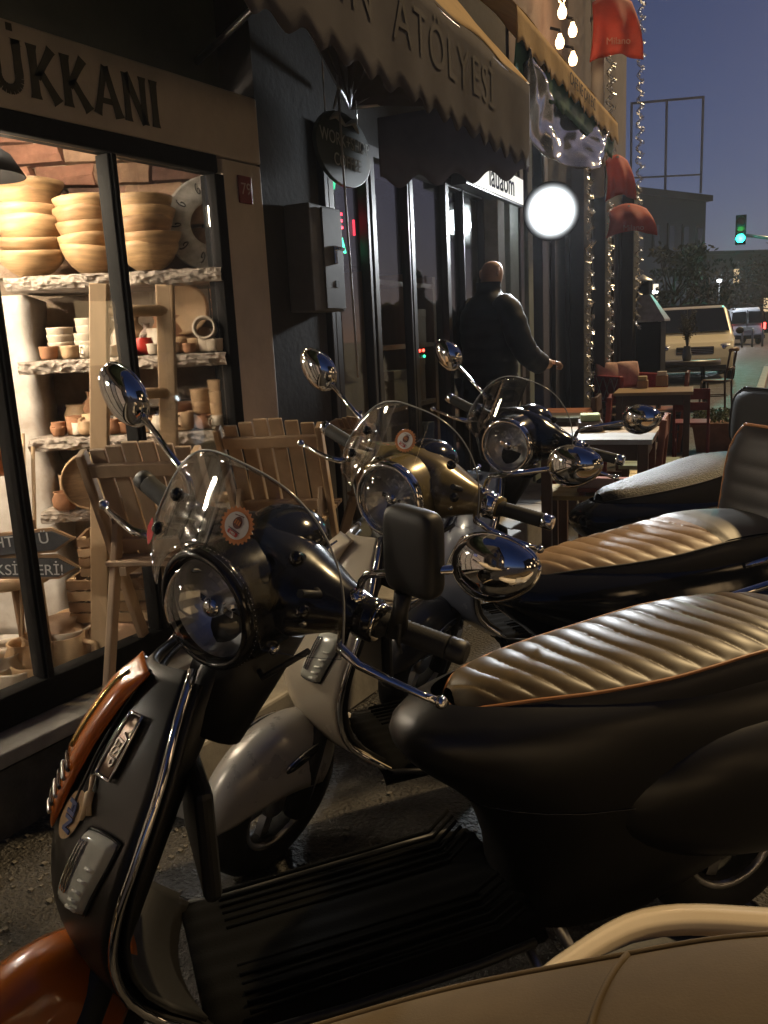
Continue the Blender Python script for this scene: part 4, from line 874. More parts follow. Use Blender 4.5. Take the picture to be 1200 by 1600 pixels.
# electrical box
eb = root2('electrical_cabinet', 'grey metal electrical cabinet with lever handle by the pier', 'cabinet', 0, .28, 1.685)
cab = mat('cabinet_grey', (.085, .084, .080), .6, var=.15, vscale=8)
MB().box((.05, 0, 0), (.12, .27, .43)).build('box', cab, eb, bevel=.006); MB().box((.114, .045, 0), (.008, .17, .41)).build('door', cab, eb, bevel=.003)
MB().box((.122, .05, .02), (.010, .022, .075)).box((.135, .07, .045), (.014, .07, .014)).build('lever_handle', chrome, eb, bevel=.002); MB().box((.1195, .06, -.10), (.002, .03, .026)).build('warning_sticker', mat('sticker_dark', (.03, .03, .03), .6), eb)
cb = MB().tube([L2(.16, .36, 2.75), L2(.165, .365, 2.0), L2(.17, .375, 1.5), L2(.17, .385, 1.18)], .005, 6).build('hanging_cable', mat('cable_grey', (.30, .29, .28), .6), None, 'thin pale cable hanging in front of the electrical cabinet', 'cable')
# neon sign behind the door glass
ne = root2('neon_sign', 'red and green neon letters behind the door glass', 'neon sign', -.10, .84, 1.88)
MXL = MX
lettering('E', .105, T(.0, -.03, .03) @ MX, glow('neon_red', (1, .03, .06), 9), ne, .004, .0015); lettering('E', .07, T(.0, -.10, .06) @ MX, glow('neon_red', (1, .03, .06), 9), ne, .004, .0015)
lettering('I', .11, T(.0, .12, .01) @ MX, glow('neon_red2', (1, .03, .06), 3), ne, .004)
lettering('A', .10, T(.0, -.02, -.085) @ MX, glow('neon_green', (.05, 1, .45), 5), ne, .004, .001); lettering('V', .09, T(.0, -.07, .20) @ MX, glow('neon_green2', (.05, 1, .45), 1.6), ne, .004)
MB().box((-.02, .0, .04), (.012, .34, .42)).build('backing_panel', black_plastic, ne)
# shelf unit, boxes and router inside
sh = root2('shelf_unit', 'dark wooden shelf unit with boxes behind the café glass', 'shelf', -.30, 1.75, .15)
for s_ in (-.42, .02, .42): MB().box((0, s_, .78), (.28, .045, 1.56)).build('upright', wood_mid, sh)
for z_ in (.06, .42, .78, 1.14, 1.5): MB().box((0, 0, z_), (.27, .84, .028)).build('shelf_board', wood_mid, sh)
for n_, s_, z_, w_, h_, m_ in ((-.28, 1.92, .97, .20, .26, wood_mid), (-.26, 1.60, .97, .22, .20, mat('box_grey', (.20, .18, .17), .7)), (-.28, 1.93, 1.325, .26, .20, mat('cardboard', (.26, .17, .10), .8)), (-.27, 1.56, .61, .24, .24, MATS['cardboard']), (-.27, 2.02, .61, .18, .20, MATS['box_grey'])):
    o = MB().box((0, 0, h_/2), (.2, w_, h_)).box((.0, 0, h_-.01), (.206, w_+.006, .05)).build('storage_box', m_, None, 'lidded storage box on the dark shelf unit', 'box', 'boxes on the shelf unit', bevel=.004); o.matrix_world = M2 @ T(n_, s_, z_-.03)
rt = root2('router', 'small black router with red and green lights on a shelf', 'router', -.12, 1.76, 1.225); MB().box((0, 0, .03), (.05, .14, .03)).build('case', black_plastic, rt); 
for k, (s_, m_) in enumerate(((-.045, glow('led_red', (1, .05, .03), 18)), (.02, glow('led_red', (1, .05, .03), 18)), (.03, glow('led_green', (.05, 1, .4), 5)))): MB().ball((.032, s_, .035 if k < 2 else -.0), .009, 8).build('indicator_light', m_, rt)
# light box sign under the awning
lb = root2('light_box_sign', 'white lit sign box with dark lettering beyond the awning', 'sign', .06, 2.70, 2.33)
MB().box((0, 0, 0), (.10, 1.24, .20)).build('case', silver_frame, lb, bevel=.006); MB().box((.053, 0, 0), (.008, 1.20, .17)).build('lit_face', glow('sign_face', (1, .98, .90), 1.0), lb)
lettering('lauaom', .20, T(.060, .08, .005) @ MX, black_gloss, lb, .001, .002)
# oval coffee sign
cs = root2('coffee_sign', 'dark hanging oval sign lettered for workshop coffee', 'sign', .06, .56, 2.17)
MB().prism([(.26*math.cos(a), .155*math.sin(a)) for a in (2*math.pi*i/40 for i in range(40))], .02, MX).build('board', mat('sign_green', (.022, .034, .028), .5, var=.2), cs, bevel=.003)
cw = mat('sign_cream', (.34, .35, .32), .6); lettering('WORK+SHOP', .075, T(.024, .0, .03) @ MX, cw, cs, .0008); lettering('COFFEE', .075, T(.024, .01, -.055) @ MX, cw, cs, .0008)
MB().tube([(.025, -.14, .10), (.025, -.08, .13), (.025, 0, .10), (.025, .08, .13), (.025, .13, .09)], [.004, .016, .006, .014, .004], 6).build('leaf_ornament', cw, cs); MB().tube([(.025, -.10, .15), (.03, -.03, .26)], [.004, .012], 6).build('finial', cw, cs)
for s_ in (-.15, .15): MB().tube([(.01, s_, .12), (.01, s_, .36)], .003, 5).build('chain', steel, cs)
# ------------------------------------------------------------------ awnings
canvas_y = cloth_mat('ochre_canvas', (.50, .33, .13), .25, rough=.85, var=.12, vscale=5, bump=.25, bscale=240); canvas_g = cloth_mat('grey_canvas', (.15, .138, .145), .5, rough=.9, var=.10, vscale=6, bump=.25, bscale=240); letter_g = mat('faded_lettering', (.060, .053, .052), .95)
aw = root2('dutch_awning', 'big folding canopy awning with scalloped lettered valance', 'awning')
NF, SA, SB, ZT, ZB = .60, -1.15, 1.72, 2.61, 2.26
MB().grid(lambda u, v: (.02+(NF-.02)*u, SA+(SB-SA)*v, 3.25-(3.25-ZT)*u+.05*math.sin(u*3.14)+.015*math.sin(v*20+u*6)), 14, 50).build('top_canvas', canvas_y, aw, solid=.004)
def val(u, v):
    s_ = SA+(SB-SA)*u; zb = ZB-.06+.018*math.cos(s_*2*math.pi/.17)-.0*u
    return (NF+.004*math.sin(s_*9)+.005*math.sin(s_*17)*v, s_, ZT-(ZT-zb)*v)
MB().grid(val, 220, 8).build('front_valance', canvas_g, aw, solid=.003)
lettering('TASARIM VE DİKİŞ', .14, T(NF+.012, -.62, 2.46) @ MX, letter_g, aw, .0008) if False else None
for txt, sc_ in (('IN', -.33), ('ATÖLYESİ', .53)):
  tm = lettering(txt, .225, T(0, sc_, 2.435) @ MX, letter_g, aw, 0, spacing=1.16)
  for v_ in tm.data.vertices: v_.co.x = val((v_.co.y-SA)/(SB-SA), (ZT-v_.co.z)/(ZT-ZB+.06))[0]+.006
def sidep(u, v):
    n_ = .10+.495*u; s_ = .87+.84*u; zt = 2.36+.22*u; zb = 2.070+.10*u+.028*math.cos(u*2*math.pi*4.2)
    return (n_, s_, zt-(zt-zb)*v)
MB().grid(sidep, 90, 8).build('end_valance', canvas_g, aw, solid=.003)
def fan(u, v):
    k = u*12; s_ = -1.0+2.68*u; fold = abs((k % 1)-.5)*2
    return (.02+(NF-.06)*v, .74+(s_-.74)*v, 2.40+(.05+.03*u)*v+.07*fold*v)
MB().grid(fan, 97, 8, smooth=False).build('folded_lining', canvas_g, aw, solid=.002)
for u in (.02, .33, .66, .98): MB().tube([(.02, .74, 2.39), (NF-.02, SA+(SB-SA)*u, ZT-.02)], .010, 8).build('rib', steel, aw)
MB().tube([(NF-.012, SA, ZT-.015), (NF-.012, SB, ZT-.015)], .012, 8).build('front_bar', steel, aw)
a2 = root2('ochre_awning', 'ochre awning with green lining and clear plastic sheet beyond the first', 'awning')
MB().grid(lambda u, v: (.04+.46*u, 1.85+3.1*v, 3.42-.36*u+.04*math.sin(u*3.14)+.01*math.sin(v*22)), 10, 40).build('top_canvas', canvas_y, a2, solid=.004)
MB().grid(lambda u, v: (.50+.012*math.sin(u*40)*v, 1.85+3.1*u, 3.06-(.17+.016*math.cos(u*3.1*2*math.pi/.16))*v), 150, 6).build('front_valance', canvas_y, a2, solid=.003)
lettering('CAFE VE ÇAY EVİ', .11, T(.512, 3.5, 2.985) @ MX, letter_g, a2, .0006)
green_l = mat('green_lining', (.03, .12, .075), .75, var=.25, vscale=6)
MB().grid(lambda u, v: (.485-.02*v, 1.9+3.0*u, 2.95-(.18+.03*noise.noise(Vector((u*30, 0, 2))))*v), 90, 5).build('green_lining', green_l, a2, solid=.002)
plastic = clear('plastic_sheet', (.80, .84, .82), 1.6, .12, 2.2, dirt=.30)
MB().grid(lambda u, v: (.46+.10*math.sin(u*7+v*3)*v+.03*noise.noise(Vector((u*9, v*6, 7))), 2.05+2.5*u, 2.98-(.16+.36*math.sin(math.pi*min(1, u*1.05))**.6)*v+.02*noise.noise(Vector((u*14, v*9, 1)))), 60, 24).build('plastic_sheet', plastic, a2, solid=.002)
# red shade cloths further along
red_cloth = mat('red_cloth', (.40, .045, .022), .75, var=.2, vscale=5, bump=.2)
for n_, s_, z_, w_, h_, txt, lab in ((.30, 5.75, 4.02, .50, .55, 'Milano', 'red lettered cloth shade hanging high beside the drainpipe'), (.30, 6.05, 2.75, .30, .40, None, 'plain red cloth shade hanging over the café terrace'), (.30, 6.75, 2.42, .55, .30, 'Milano', 'low red lettered cloth shade past the floodlight')):
    e = root2('cloth_shade', lab, 'shade', n_, s_, z_, rz=-62)
    MB().grid(lambda u, v: (.16*math.sin(v*2.2)+.03*math.sin(u*14)*v, (u-.5)*w_*(1-.25*(1-v)), h_*(.5-v)+.06*math.sin(u*3.14)), 24, 14).build('cloth', red_cloth, e, solid=.003)
    if txt: lettering(txt, .085, T(.20, 0, -h_*.22) @ MX, mat('faded_print', (.42, .20, .15), .8), e, .001)
    MB().tube([(-.35, 0, h_*.55), (.05, 0, h_*.58)], .012, 8).build('arm', steel, e)
# ------------------------------------------------------------------ floodlight
fl_p = L2(.30, 3.40, 2.19)
fd = empty('floodlight', fl_p, 'glaring white round floodlight under the ochre awning', 'floodlight')
aim = (Vector((0, 0, 1.1))-fl_p).normalized()
fm = frame((0, 0, 0), aim)
flood_lens = glow('flood_glow', (.92, .97, 1.0), 30); ft = flood_lens.node_tree; ftc = ft.nodes.new('ShaderNodeTexCoord'); fvl = ft.nodes.new('ShaderNodeVectorMath'); fvl.operation = 'LENGTH'; fmr = ft.nodes.new('ShaderNodeMapRange')
fmr.inputs[1].default_value = .05; fmr.inputs[2].default_value = .205; fmr.inputs[3].default_value = 1; fmr.inputs[4].default_value = .02; fpw = ft.nodes.new('ShaderNodeMath'); fpw.operation = 'POWER'; fpw.inputs[1].default_value = 2.4; fml = ft.nodes.new('ShaderNodeMath'); fml.operation = 'MULTIPLY'; fml.inputs[1].default_value = 22; ft.links.new(fmr.outputs[0], fpw.inputs[0]); ft.links.new(fpw.outputs[0], fml.inputs[0])
ft.links.new(ftc.outputs['Object'], fvl.inputs[0]); ft.links.new(fvl.outputs['Value'], fmr.inputs[0]); ft.links.new(fml.outputs[0], ft.nodes['Principled BSDF'].inputs['Emission Strength'])   # emission fades towards the rim, imitating the soft edge of glare
MB().lathe([(.0, .055), (.07, .05), (.13, .035), (.18, .0), (.205, -.02)], 36, fm).build('lens', flood_lens, fd)
MB().lathe([(.207, -.012), (.21, -.02), (.19, -.06), (.12, -.10), (0, -.11)], 36, fm).build('housing', black_metal, fd); MB().tube([fm @ Vector((0, 0, -.10)), Vector((-.10, .1, .2)), Vector((-.12, .12, .62))], .012, 8).build('bracket', steel, fd)
lamp('flood_light', fl_p+aim*.10, 340, (.90, .96, 1.0), .10, spot=112, aim=L2(2.5, 0, 1.0))
# ------------------------------------------------------------------ man at the café door
def skin_obj(name, pts, edges, radii, material, parent=None, root_i=0, sub=2, **k):
    me = bpy.data.meshes.new(name); me.from_pydata(pts, edges, []); o = put(me, name, material, parent, **k)
    md = o.modifiers.new('skin', 'SKIN'); md.use_smooth_shade = True; md.branch_smoothing = .7
    for i, r_ in enumerate(radii): me.skin_vertices[0].data[i].radius = r_ if isinstance(r_, tuple) else (r_, r_)
    me.skin_vertices[0].data[root_i].use_root = True
    s_ = o.modifiers.new('sub', 'SUBSURF'); s_.levels = sub; s_.render_levels = sub; return o
skin_m = mat('skin', (.40, .24, .16), .5, var=.1, vscale=12); jacket_m = mat('navy_puffer', (.008, .009, .014), .65, spec=.2, var=.3, vscale=6, bump=.35, bscale=28); jeans_m = mat('dark_trousers', (.018, .019, .024), .8, var=.2)
man = skin_obj('person', [(0, 0, .92), (0, 0, 1.10), (0, .0, 1.30), (0, 0, 1.44), (.01, 0, 1.52), (.035, 0, 1.595), (.03, 0, 1.675),
    (0, .17, 1.40), (.02, .25, 1.16), (.16, .23, .98), (.22, .21, .96), (0, -.17, 1.40), (.02, -.26, 1.16), (.20, -.27, 1.02), (.27, -.27, 1.03),
    (0, .10, .86), (.02, .11, .48), (0, .11, .09), (.12, .12, .045), (0, -.10, .86), (-.01, -.11, .48), (-.02, -.11, .09), (.10, -.12, .045)],
    [(0, 1), (1, 2), (2, 3), (3, 4), (4, 5), (5, 6), (3, 7), (7, 8), (8, 9), (9, 10), (3, 11), (11, 12), (12, 13), (13, 14), (0, 15), (15, 16), (16, 17), (17, 18), (0, 19), (19, 20), (20, 21), (21, 22)],
    [.12, .11, .11, .07, .055, (.092, .078), (.062, .055), .03, .03, .034, .035, .03, .03, .034, .035, .09, .06, .045, .04, .09, .06, .045, .04], skin_m, label='man in a dark quilted jacket standing with his back turned at the café door', cat='person')
JT = [(.80, .150, .195), (.86, .155, .198), (1.0, .145, .190), (1.2, .150, .212), (1.32, .142, .222), (1.39, .122, .200), (1.435, .098, .150), (1.47, .076, .095), (1.50, .070, .078), (1.54, .072, .078)]
jm = MB()
def jtorso(u, v):
    z_ = .80+.74*v; dx, dy = interp(JT, z_); q = (abs(math.sin((z_-.8)*math.pi/.085))**.5-.6)*.010*(1 if z_ < 1.42 else .2); a = 2*math.pi*u
    return ((dx+q)*math.copysign(abs(math.cos(a))**.85, math.cos(a)), (dy+q)*math.copysign(abs(math.sin(a))**.85, math.sin(a)), z_)
jm.grid(jtorso, 36, 70, closeu=True)
for pts in ([(0, .13, 1.385), (.0, .19, 1.36), (.005, .235, 1.28), (.02, .262, 1.18), (.06, .262, 1.09), (.10, .254, 1.045), (.15, .242, .995)], [(0, -.13, 1.385), (0, -.19, 1.36), (.005, -.24, 1.28), (.02, -.27, 1.18), (.07, -.278, 1.10), (.12, -.28, 1.06), (.19, -.28, 1.02)]):
    fine = []; rr_ = []
    for k in range(len(pts)-1):
        for q in range(6): f_ = q/6; fine.append(Vector(pts[k]).lerp(Vector(pts[k+1]), f_)); rr_.append((.088-.022*(k+f_)/6)*(1+.07*(abs(math.sin((k+f_)*math.pi*1.25))**.5-.6)))
    fine.append(Vector(pts[-1])); rr_.append(.058); jm.tube(fine, rr_, 16)
jk = jm.build('jacket', jacket_m, man)
skin_obj('trousers', [(0, 0, .90), (0, .10, .84), (.02, .11, .48), (0, .11, .08), (0, -.10, .84), (-.01, -.11, .48), (-.02, -.11, .08)], [(0, 1), (1, 2), (2, 3), (0, 4), (4, 5), (5, 6)], [.15, .11, .082, .07, .11, .082, .07], jeans_m, man)
for y, x in ((.12, .04), (-.12, .02)): MB().ball((x, y, .05), .06, 14, None, (2.1, .85, .85)).build('shoe', black_plastic, man)
for sg in (1, -1): MB().ball((.01, sg*.087, 1.595), .026, 10, None, (.6, .35, 1.1)).build('ear', skin_m, man)
for y0, x0, z0 in ((.21, .22, .96), (-.27, .27, 1.03)):
    for k in range(4): MB().tube([(x0+.01, y0+.018-.012*k*1.0, z0), (x0+.055+.006*(k in (1, 2)), y0+.018-.012*k, z0-.005), (x0+.075, y0+.018-.012*k, z0-.025), (x0+.062, y0+.018-.012*k, z0-.042)], [.010, .009, .008, .007], 6).build('finger', skin_m, man)
    MB().tube([(x0-.005, y0-.03*math.copysign(1, y0), z0+.005), (x0+.03, y0-.045*math.copysign(1, y0), z0+.01), (x0+.06, y0-.03*math.copysign(1, y0), z0)], [.011, .010, .008], 6).build('thumb', skin_m, man)
man.location = L2(.22, 2.12, .16); man.location.z = .13; man.rotation_euler.z = R(A2+55); man.scale = (.985,)*3
cg = MB().tube([L2(.26, 2.40, 0), L2(.26, 2.40, .01)], .002, 4) if False else None
# ------------------------------------------------------------------ café furniture on the pavement
def table(loc, rz, L, W, H, tops, legm, label, rail=True):
    e = empty('cafe_table', loc, label, 'table', 'café tables on the pavement', rz); n_ = len(tops)
    for k, m_ in enumerate(tops): MB().box((0, -W/2+W*(k+.5)/n_, H-.014), (L, W/n_-.006, .028)).build('plank', m_, e, bevel=.003)
    for a in (1, -1):
        for b in (1, -1): MB().box((a*(L/2-.05), b*(W/2-.05), (H-.03)/2), (.055, .055, H-.03)).build('leg', legm, e, bevel=.004)
        MB().box((a*(L/2-.05), 0, H-.075), (.022, W-.16, .09)).build('apron', legm, e); MB().box((0, a*(W/2-.05), H-.075), (L-.16, .022, .09)).build('apron', legm, e)
    return e
def cafe_chair(loc, rz, m_, label, seat_m=None, slot=True, scale=1, H=.84):
    e = empty('cafe_chair', loc, label, 'chair', 'café chairs on the pavement', rz); e.scale = (scale,)*3
    for sg in (1, -1):
        MB().beam((-.18, sg*.18, 0), (-.25, sg*.18, H), .030, .036, (1, 0, 0)).build('back_post', m_, e, bevel=.004); MB().beam((.19, sg*.18, 0), (.18, sg*.18, .43), .032, .034, (1, 0, 0)).build('front_leg', m_, e, bevel=.004)
        MB().beam((-.19, sg*.18, .22), (.185, sg*.18, .22), .018, .022).build('stretcher', m_, e)
    MB().box((0, 0, .445), (.42, .40, .026)).build('seat', seat_m or m_, e, bevel=.008)
    if slot:
        for z0, z1 in ((.60, .69), (.72, H)):
            MB().box((-.235, 0, (z0+z1)/2), (.018, .345, z1-z0)).build('back_board', m_, e, bevel=.004)
    else: MB().box((-.246, 0, H-.06), (.02, .39, .12)).build('back_board', m_, e, bevel=.006)
    return e
teak = mat('teak_top', (.36, .245, .12), .4, var=.25, vscale=5, stretch=(.2, 1, 1), bump=.1); orange_pl = mat('orange_plank', (.33, .11, .035), .5, var=.2); green_pl = mat('grey_green_plank', (.13, .14, .10), .5, var=.2); white_pl = mat('white_plank', (.42, .42, .40), .4, var=.1); red_wood = mat('red_painted_wood', (.20, .022, .018), .45, var=.2); brown_wood = mat('brown_wood', (.095, .052, .03), .45, var=.3, vscale=6)
def gpt(px, py, z): 
    r_ = fwd+right*((px-600)/FPX)+up*((800-py)/FPX); t_ = (z-EYE)/r_.z; p = Vector((0, 0, EYE))+r_*t_; return p
def on_floor(p): return (p.x, p.y, 0)
tA = table(on_floor(gpt(852, 645, .75)), 8, .62, .72, .75, [green_pl, wood_dark, orange_pl, orange_pl], wood_dark, 'table with green, brown and orange planks behind the blue scooter')
tB = table(on_floor(gpt(938, 676, .75)), 10, .62, .62, .75, [white_pl, white_pl, teak, teak], brown_wood, 'half white, half teak table with a napkin box on it')
tC = table(on_floor(gpt(1022, 609, .75)), 12, .68, .62, .75, [teak]*4, brown_wood, 'teak table with two small boxes on it')
def box_thing(name, p, rz, d, m_, label, cat, lid=None):
    e = empty(name, p, label, cat, None, rz); MB().box((0, 0, d[2]/2), d).build('body', m_, e, bevel=.004)
    if lid: MB().box((0, 0, d[2]+.02), (d[0]*.8, d[1]*.7, .04)).build(lid[0], lid[1], e, bevel=.006)
    return e
pB = gpt(922, 672, .75); nap = box_thing('napkin_box', (pB.x, pB.y, .752), 20, (.14, .20, .055), wood_dark, 'dark napkin box with folded green paper napkins', 'napkin box', ('napkins', mat('green_paper', (.42, .50, .24), .8)))
pp = gpt(945, 672, .75); o = MB().lathe([(0, 0), (.055, 0), (.07, .012), (.072, .02), (.06, .018), (0, .008)], 24).build('ashtray', black_gloss, None, 'round dark ashtray beside the napkin box', 'ashtray'); o.location = (pp.x+.02, pp.y+.06, .752)
pc = gpt(1004, 606, .75); box_thing('sugar_box', (pc.x, pc.y, .752), 12, (.10, .16, .07), wood_mid, 'low wooden box with sugar on the teak table', 'box', ('sugar_sachets', mat('sachets', (.5, .42, .25), .8)))
pc = gpt(1034, 603, .75); box_thing('napkin_box', (pc.x, pc.y, .752), 12, (.11, .13, .10), wood_mid, 'taller wooden box of white napkins on the teak table', 'napkin box', ('napkins', mat('white_paper', (.62, .60, .56), .8)))
def chair_at(px, py, z, rz, m_, label, **k):
    p = gpt(px, py, z); return cafe_chair(on_floor(p), rz, m_, label, **k)
chair_at(1036, 590, .78, 190, mat('red_brown_wood', (.24, .075, .035), .45, var=.25), 'reddish wooden chair on the far side of the teak table', slot=False)
chair_at(985, 625, .80, 12, brown_wood, 'brown wooden chair with slotted back before the teak table')
p = gpt(1078, 722, 0); cafe_chair((p.x-.02, p.y+.12, 0), 100, red_wood, 'red painted wooden chair at the street end of the teak table', scale=.86)
chair_at(905, 700, .80, 100, brown_wood, 'brown wooden chair with yellow seat by the half white table', seat_m=mat('yellow_seat', (.42, .30, .08), .5, var=.15)) if False else None
chair_at(968, 662, .80, 190, mat('red_brown_wood', (.24, .075, .035), .45, var=.25), 'reddish wooden chair facing the half white table', slot=False)
chair_at(900, 628, .80, 195, red_wood, 'red painted chair behind the planked green and orange table', slot=False)
tE = table(on_floor(gpt(960, 585, .75)), 12, .66, .66, .75, [teak]*4, brown_wood, 'teak table set before the red armchair')
for px, py, z, lab, m_ in ((905, 765, .42, 'low stool with yellow plank top next to the half white table', mat('yellow_seat', (.42, .30, .08), .5, var=.15)), (1035, 742, .42, 'low stool with ochre plank top by the slotted chair', mat('ochre_seat', (.38, .25, .07), .5, var=.15)), (1015, 720, .42, 'low stool with pale green top under the teak table', mat('pale_green_seat', (.30, .34, .22), .5, var=.15))):
    p = gpt(px, py, z); e = empty('low_stool', on_floor(p), lab, 'stool', None, 14)
    for k in range(3): MB().box((0, -.13+.13*k, .405), (.40, .12, .025)).build('plank', m_, e, bevel=.003)
    for a in (1, -1):
        for b in (1, -1): MB().box((a*.16, b*.15, .195), (.04, .04, .39)).build('leg', brown_wood, e)
p = gpt(935, 712, .45); e = empty('menu_card', (p.x, p.y, .47), 'pale green menu card standing open by the half white table', 'menu', None, 20); MB().box((0, .04, .0), (.16, .10, .004), RX(20)).build('cover', mat('menu_green', (.36, .44, .16), .6), e); MB().box((0, -.05, .0), (.16, .10, .004), RX(-20)).build('cover', MATS['menu_green'], e)
# planter
p = gpt(1122, 704, 0); pl = empty('planter', on_floor(p), 'rectangular terracotta planter of low green plants on the pavement', 'planter', None, 8)
tp = MB(); tp.grid(lambda u, v: (lambda k, q: (q[0]*k, q[1]*k, .30*v))(.80+.20*v, [(-.26, -.15), (.26, -.15), (.26, .15), (-.26, .15)][int(round(u*4)) % 4]), 4, 6, closeu=True, smooth=False).box((0, 0, .285), (.55, .33, .04)); tp.build('pot', mat('terracotta_planter', (.24, .115, .06), .8, var=.2), pl)
lf = MB()
for k in range(900):
    c_ = Vector((random.uniform(-.25, .25), random.uniform(-.14, .14), .30+random.uniform(0, .13))); d_ = Vector((random.uniform(-1, 1), random.uniform(-1, 1), random.uniform(.1, 1))).normalized()*.032; f_ = d_.orthogonal().normalized()*.011
    lf.add([c_-f_*.3, c_+d_*.5-f_, c_+d_, c_+d_*.5+f_], [(0, 1, 2, 3)])
lf.build('foliage', mat('planter_leaves', (.055, .085, .018), .6, var=.4, vscale=20), pl)
# grill with metal hood
p = at(1002, 600, 11.2); gr = empty('outdoor_grill', (p.x, p.y, 0), 'black outdoor stove with galvanised hood and chimney cap', 'stove', None, A2)
galv = mat('galvanised', (.42, .43, .43), .38, .7, var=.2, vscale=12)
MB().box((0, 0, .72), (.55, .52, 1.30)).build('cabinet', black_metal, gr, bevel=.012)
for sg in (1, -1): MB().box((0, sg*.2, .04), (.45, .06, .08)).build('foot', black_metal, gr)
hb, ht = [(-.32, -.30), (.32, -.30), (.32, .30), (-.32, .30)], [(-.11, -.10), (.11, -.10), (.11, .10), (-.11, .10)]
h_ = MB(); h_.add([(x, y, 1.375) for x, y in hb]+[(x, y, 1.40) for x, y in hb]+[(x, y, 1.72) for x, y in ht], [(0, 1, 5, 4), (1, 2, 6, 5), (2, 3, 7, 6), (3, 0, 4, 7), (4, 5, 9, 8), (5, 6, 10, 9), (6, 7, 11, 10), (7, 4, 8, 11), (8, 9, 10, 11), (3, 2, 1, 0)]); h_.build('hood', galv, gr)
MB().tube([(0, 0, 1.72), (0, 0, 1.90)], .085, 18).build('flue', black_metal, gr); MB().lathe([(.13, 1.90), (.125, 1.91), (0, 1.99), (0, 1.90)], 20).build('flue_cap', galv, gr)
# red patterned armchair on a dark platform
p = at(985, 590, 9.0); ac = empty('armchair', (p.x, p.y, .45), 'red patterned armchair with pale cushions on a dark platform', 'armchair', None, A2-50); ac.scale = (.78,)*3
pf = empty('terrace_platform', (p.x, p.y, 0), 'low dark wooden platform under the red armchair', 'platform', None, A2-50)
MB().box((0, 0, .43), (.95, .95, .035)).build('deck', wood_dark, pf, bevel=.004); MB().box((0, 0, .20), (.88, .88, .40)).build('skirt', dark_wood, pf)
redw = mat('red_weave', (.30, .022, .028), .45, var=.3, vscale=26, bump=.5, bscale=60); pale_x = mat('white_cord', (.55, .42, .38), .6)
MB().box((.02, 0, .20), (.60, .62, .14)).build('seat', redw, ac, bevel=.03); MB().box((-.31, 0, .34), (.09, .72, .52), RY(-8)).build('backrest', redw, ac, bevel=.03)
for sg in (1, -1):
    a_ = MB().box((.02, sg*.34, .30), (.66, .075, .36)).build('arm', redw, ac, bevel=.02)
    for k in range(3):
        x0 = -.26+.20*k
        for z0, z1 in ((.15, .45), (.45, .15)): MB().beam((x0, sg*.382, z0), (x0+.18, sg*.382, z1), .010, .008).build('lacing', pale_x, a_)
for a in (1, -1):
    for b in (1, -1): MB().box((a*.26, b*.28, .065), (.05, .05, .13)).build('leg', wood_dark, ac)
pil = mat('cushion', (.50, .30, .25), .8, var=.25, vscale=8)
for k, y in enumerate((-.17, .14)): MB().grid(lambda u, v: (-.20+.07*math.sin(u*math.pi)**.5*math.sin(v*math.pi)**.5, y+(u-.5)*.34, .52+(v-.5)*.34), 16, 16, m=RY(-14)).build('cushion', pil, ac, solid=.05)
# dark slab tabletop on the far side, vase and plant, bistro chair
pd = gpt(1062, 562, .76); tD = empty('stone_table', on_floor(pd), 'heavy dark slab table carrying a plant in a vase', 'table', 'café tables on the pavement', 15)
MB().grid(lambda u, v: (lambda a, r_: (r_*.62*math.cos(a)*(1+.05*math.sin(3*a)), r_*.42*math.sin(a), .74 if v < .5 else .66))(2*math.pi*u, [0.01, 1, 1, .01][int(round(v*3))]), 40, 4, closeu=True).build('slab', mat('dark_slab', (.10, .085, .07), .35, var=.3), tD)
for a in (1, -1):
    for b in (1, -1): MB().tube([(a*.40, b*.22, 0), (a*.34, b*.18, .68)], .022, 8).build('leg', black_metal, tD)
pv = gpt(1084, 548, .76); vs = empty('vase_plant', (tD.location.x+.12, tD.location.y-.05, .742), 'dried branches in a glass vase on the slab table', 'plant')
MB().lathe([(0, 0), (.06, 0), (.075, .06), (.06, .16), (.05, .22), (.055, .23)], 20).build('vase', mat('vase_glaze', (.20, .22, .20), .15, var=.2), vs)
tw = MB()
for k in range(34):
    a = random.uniform(0, 6.28); r_ = random.uniform(.03, .16); h_ = random.uniform(.35, .62); tw.tube([(0, 0, .18), (r_*.4*math.cos(a), r_*.4*math.sin(a), .18+h_*.5), (r_*math.cos(a), r_*math.sin(a), .18+h_)], [.004, .003, .0015], 4)
    for q in range(9):
        c_ = Vector((r_*math.cos(a), r_*math.sin(a), .18+h_))*random.uniform(.6, 1)+Vector((random.uniform(-.04, .04), random.uniform(-.04, .04), random.uniform(-.03, .03))); d_ = Vector((random.uniform(-1, 1), random.uniform(-1, 1), random.uniform(-1, 1))).normalized()*.03; f_ = d_.orthogonal().normalized()*.008; tw.add([c_-d_, c_+f_, c_+d_, c_-f_], [(0, 1, 2, 3)])
tw.build('branches', mat('dried_leaf', (.075, .07, .04), .8, var=.3), vs)
p = gpt(1118, 640, 0); bc = empty('bistro_chair', (p.x, p.y, 0), 'dark bentwood bistro chair at the street side of the slab table', 'chair', 'café chairs on the pavement', 175)
for sg in (1, -1):
    MB().tube([(-.19, sg*.19, 0), (-.17, sg*.18, .45), (-.24, sg*.17, .92)], .016, 8).build('back_post', brown_wood, bc); MB().tube([(.20, sg*.19, 0), (.17, sg*.17, .45)], .016, 8).build('front_leg', brown_wood, bc)
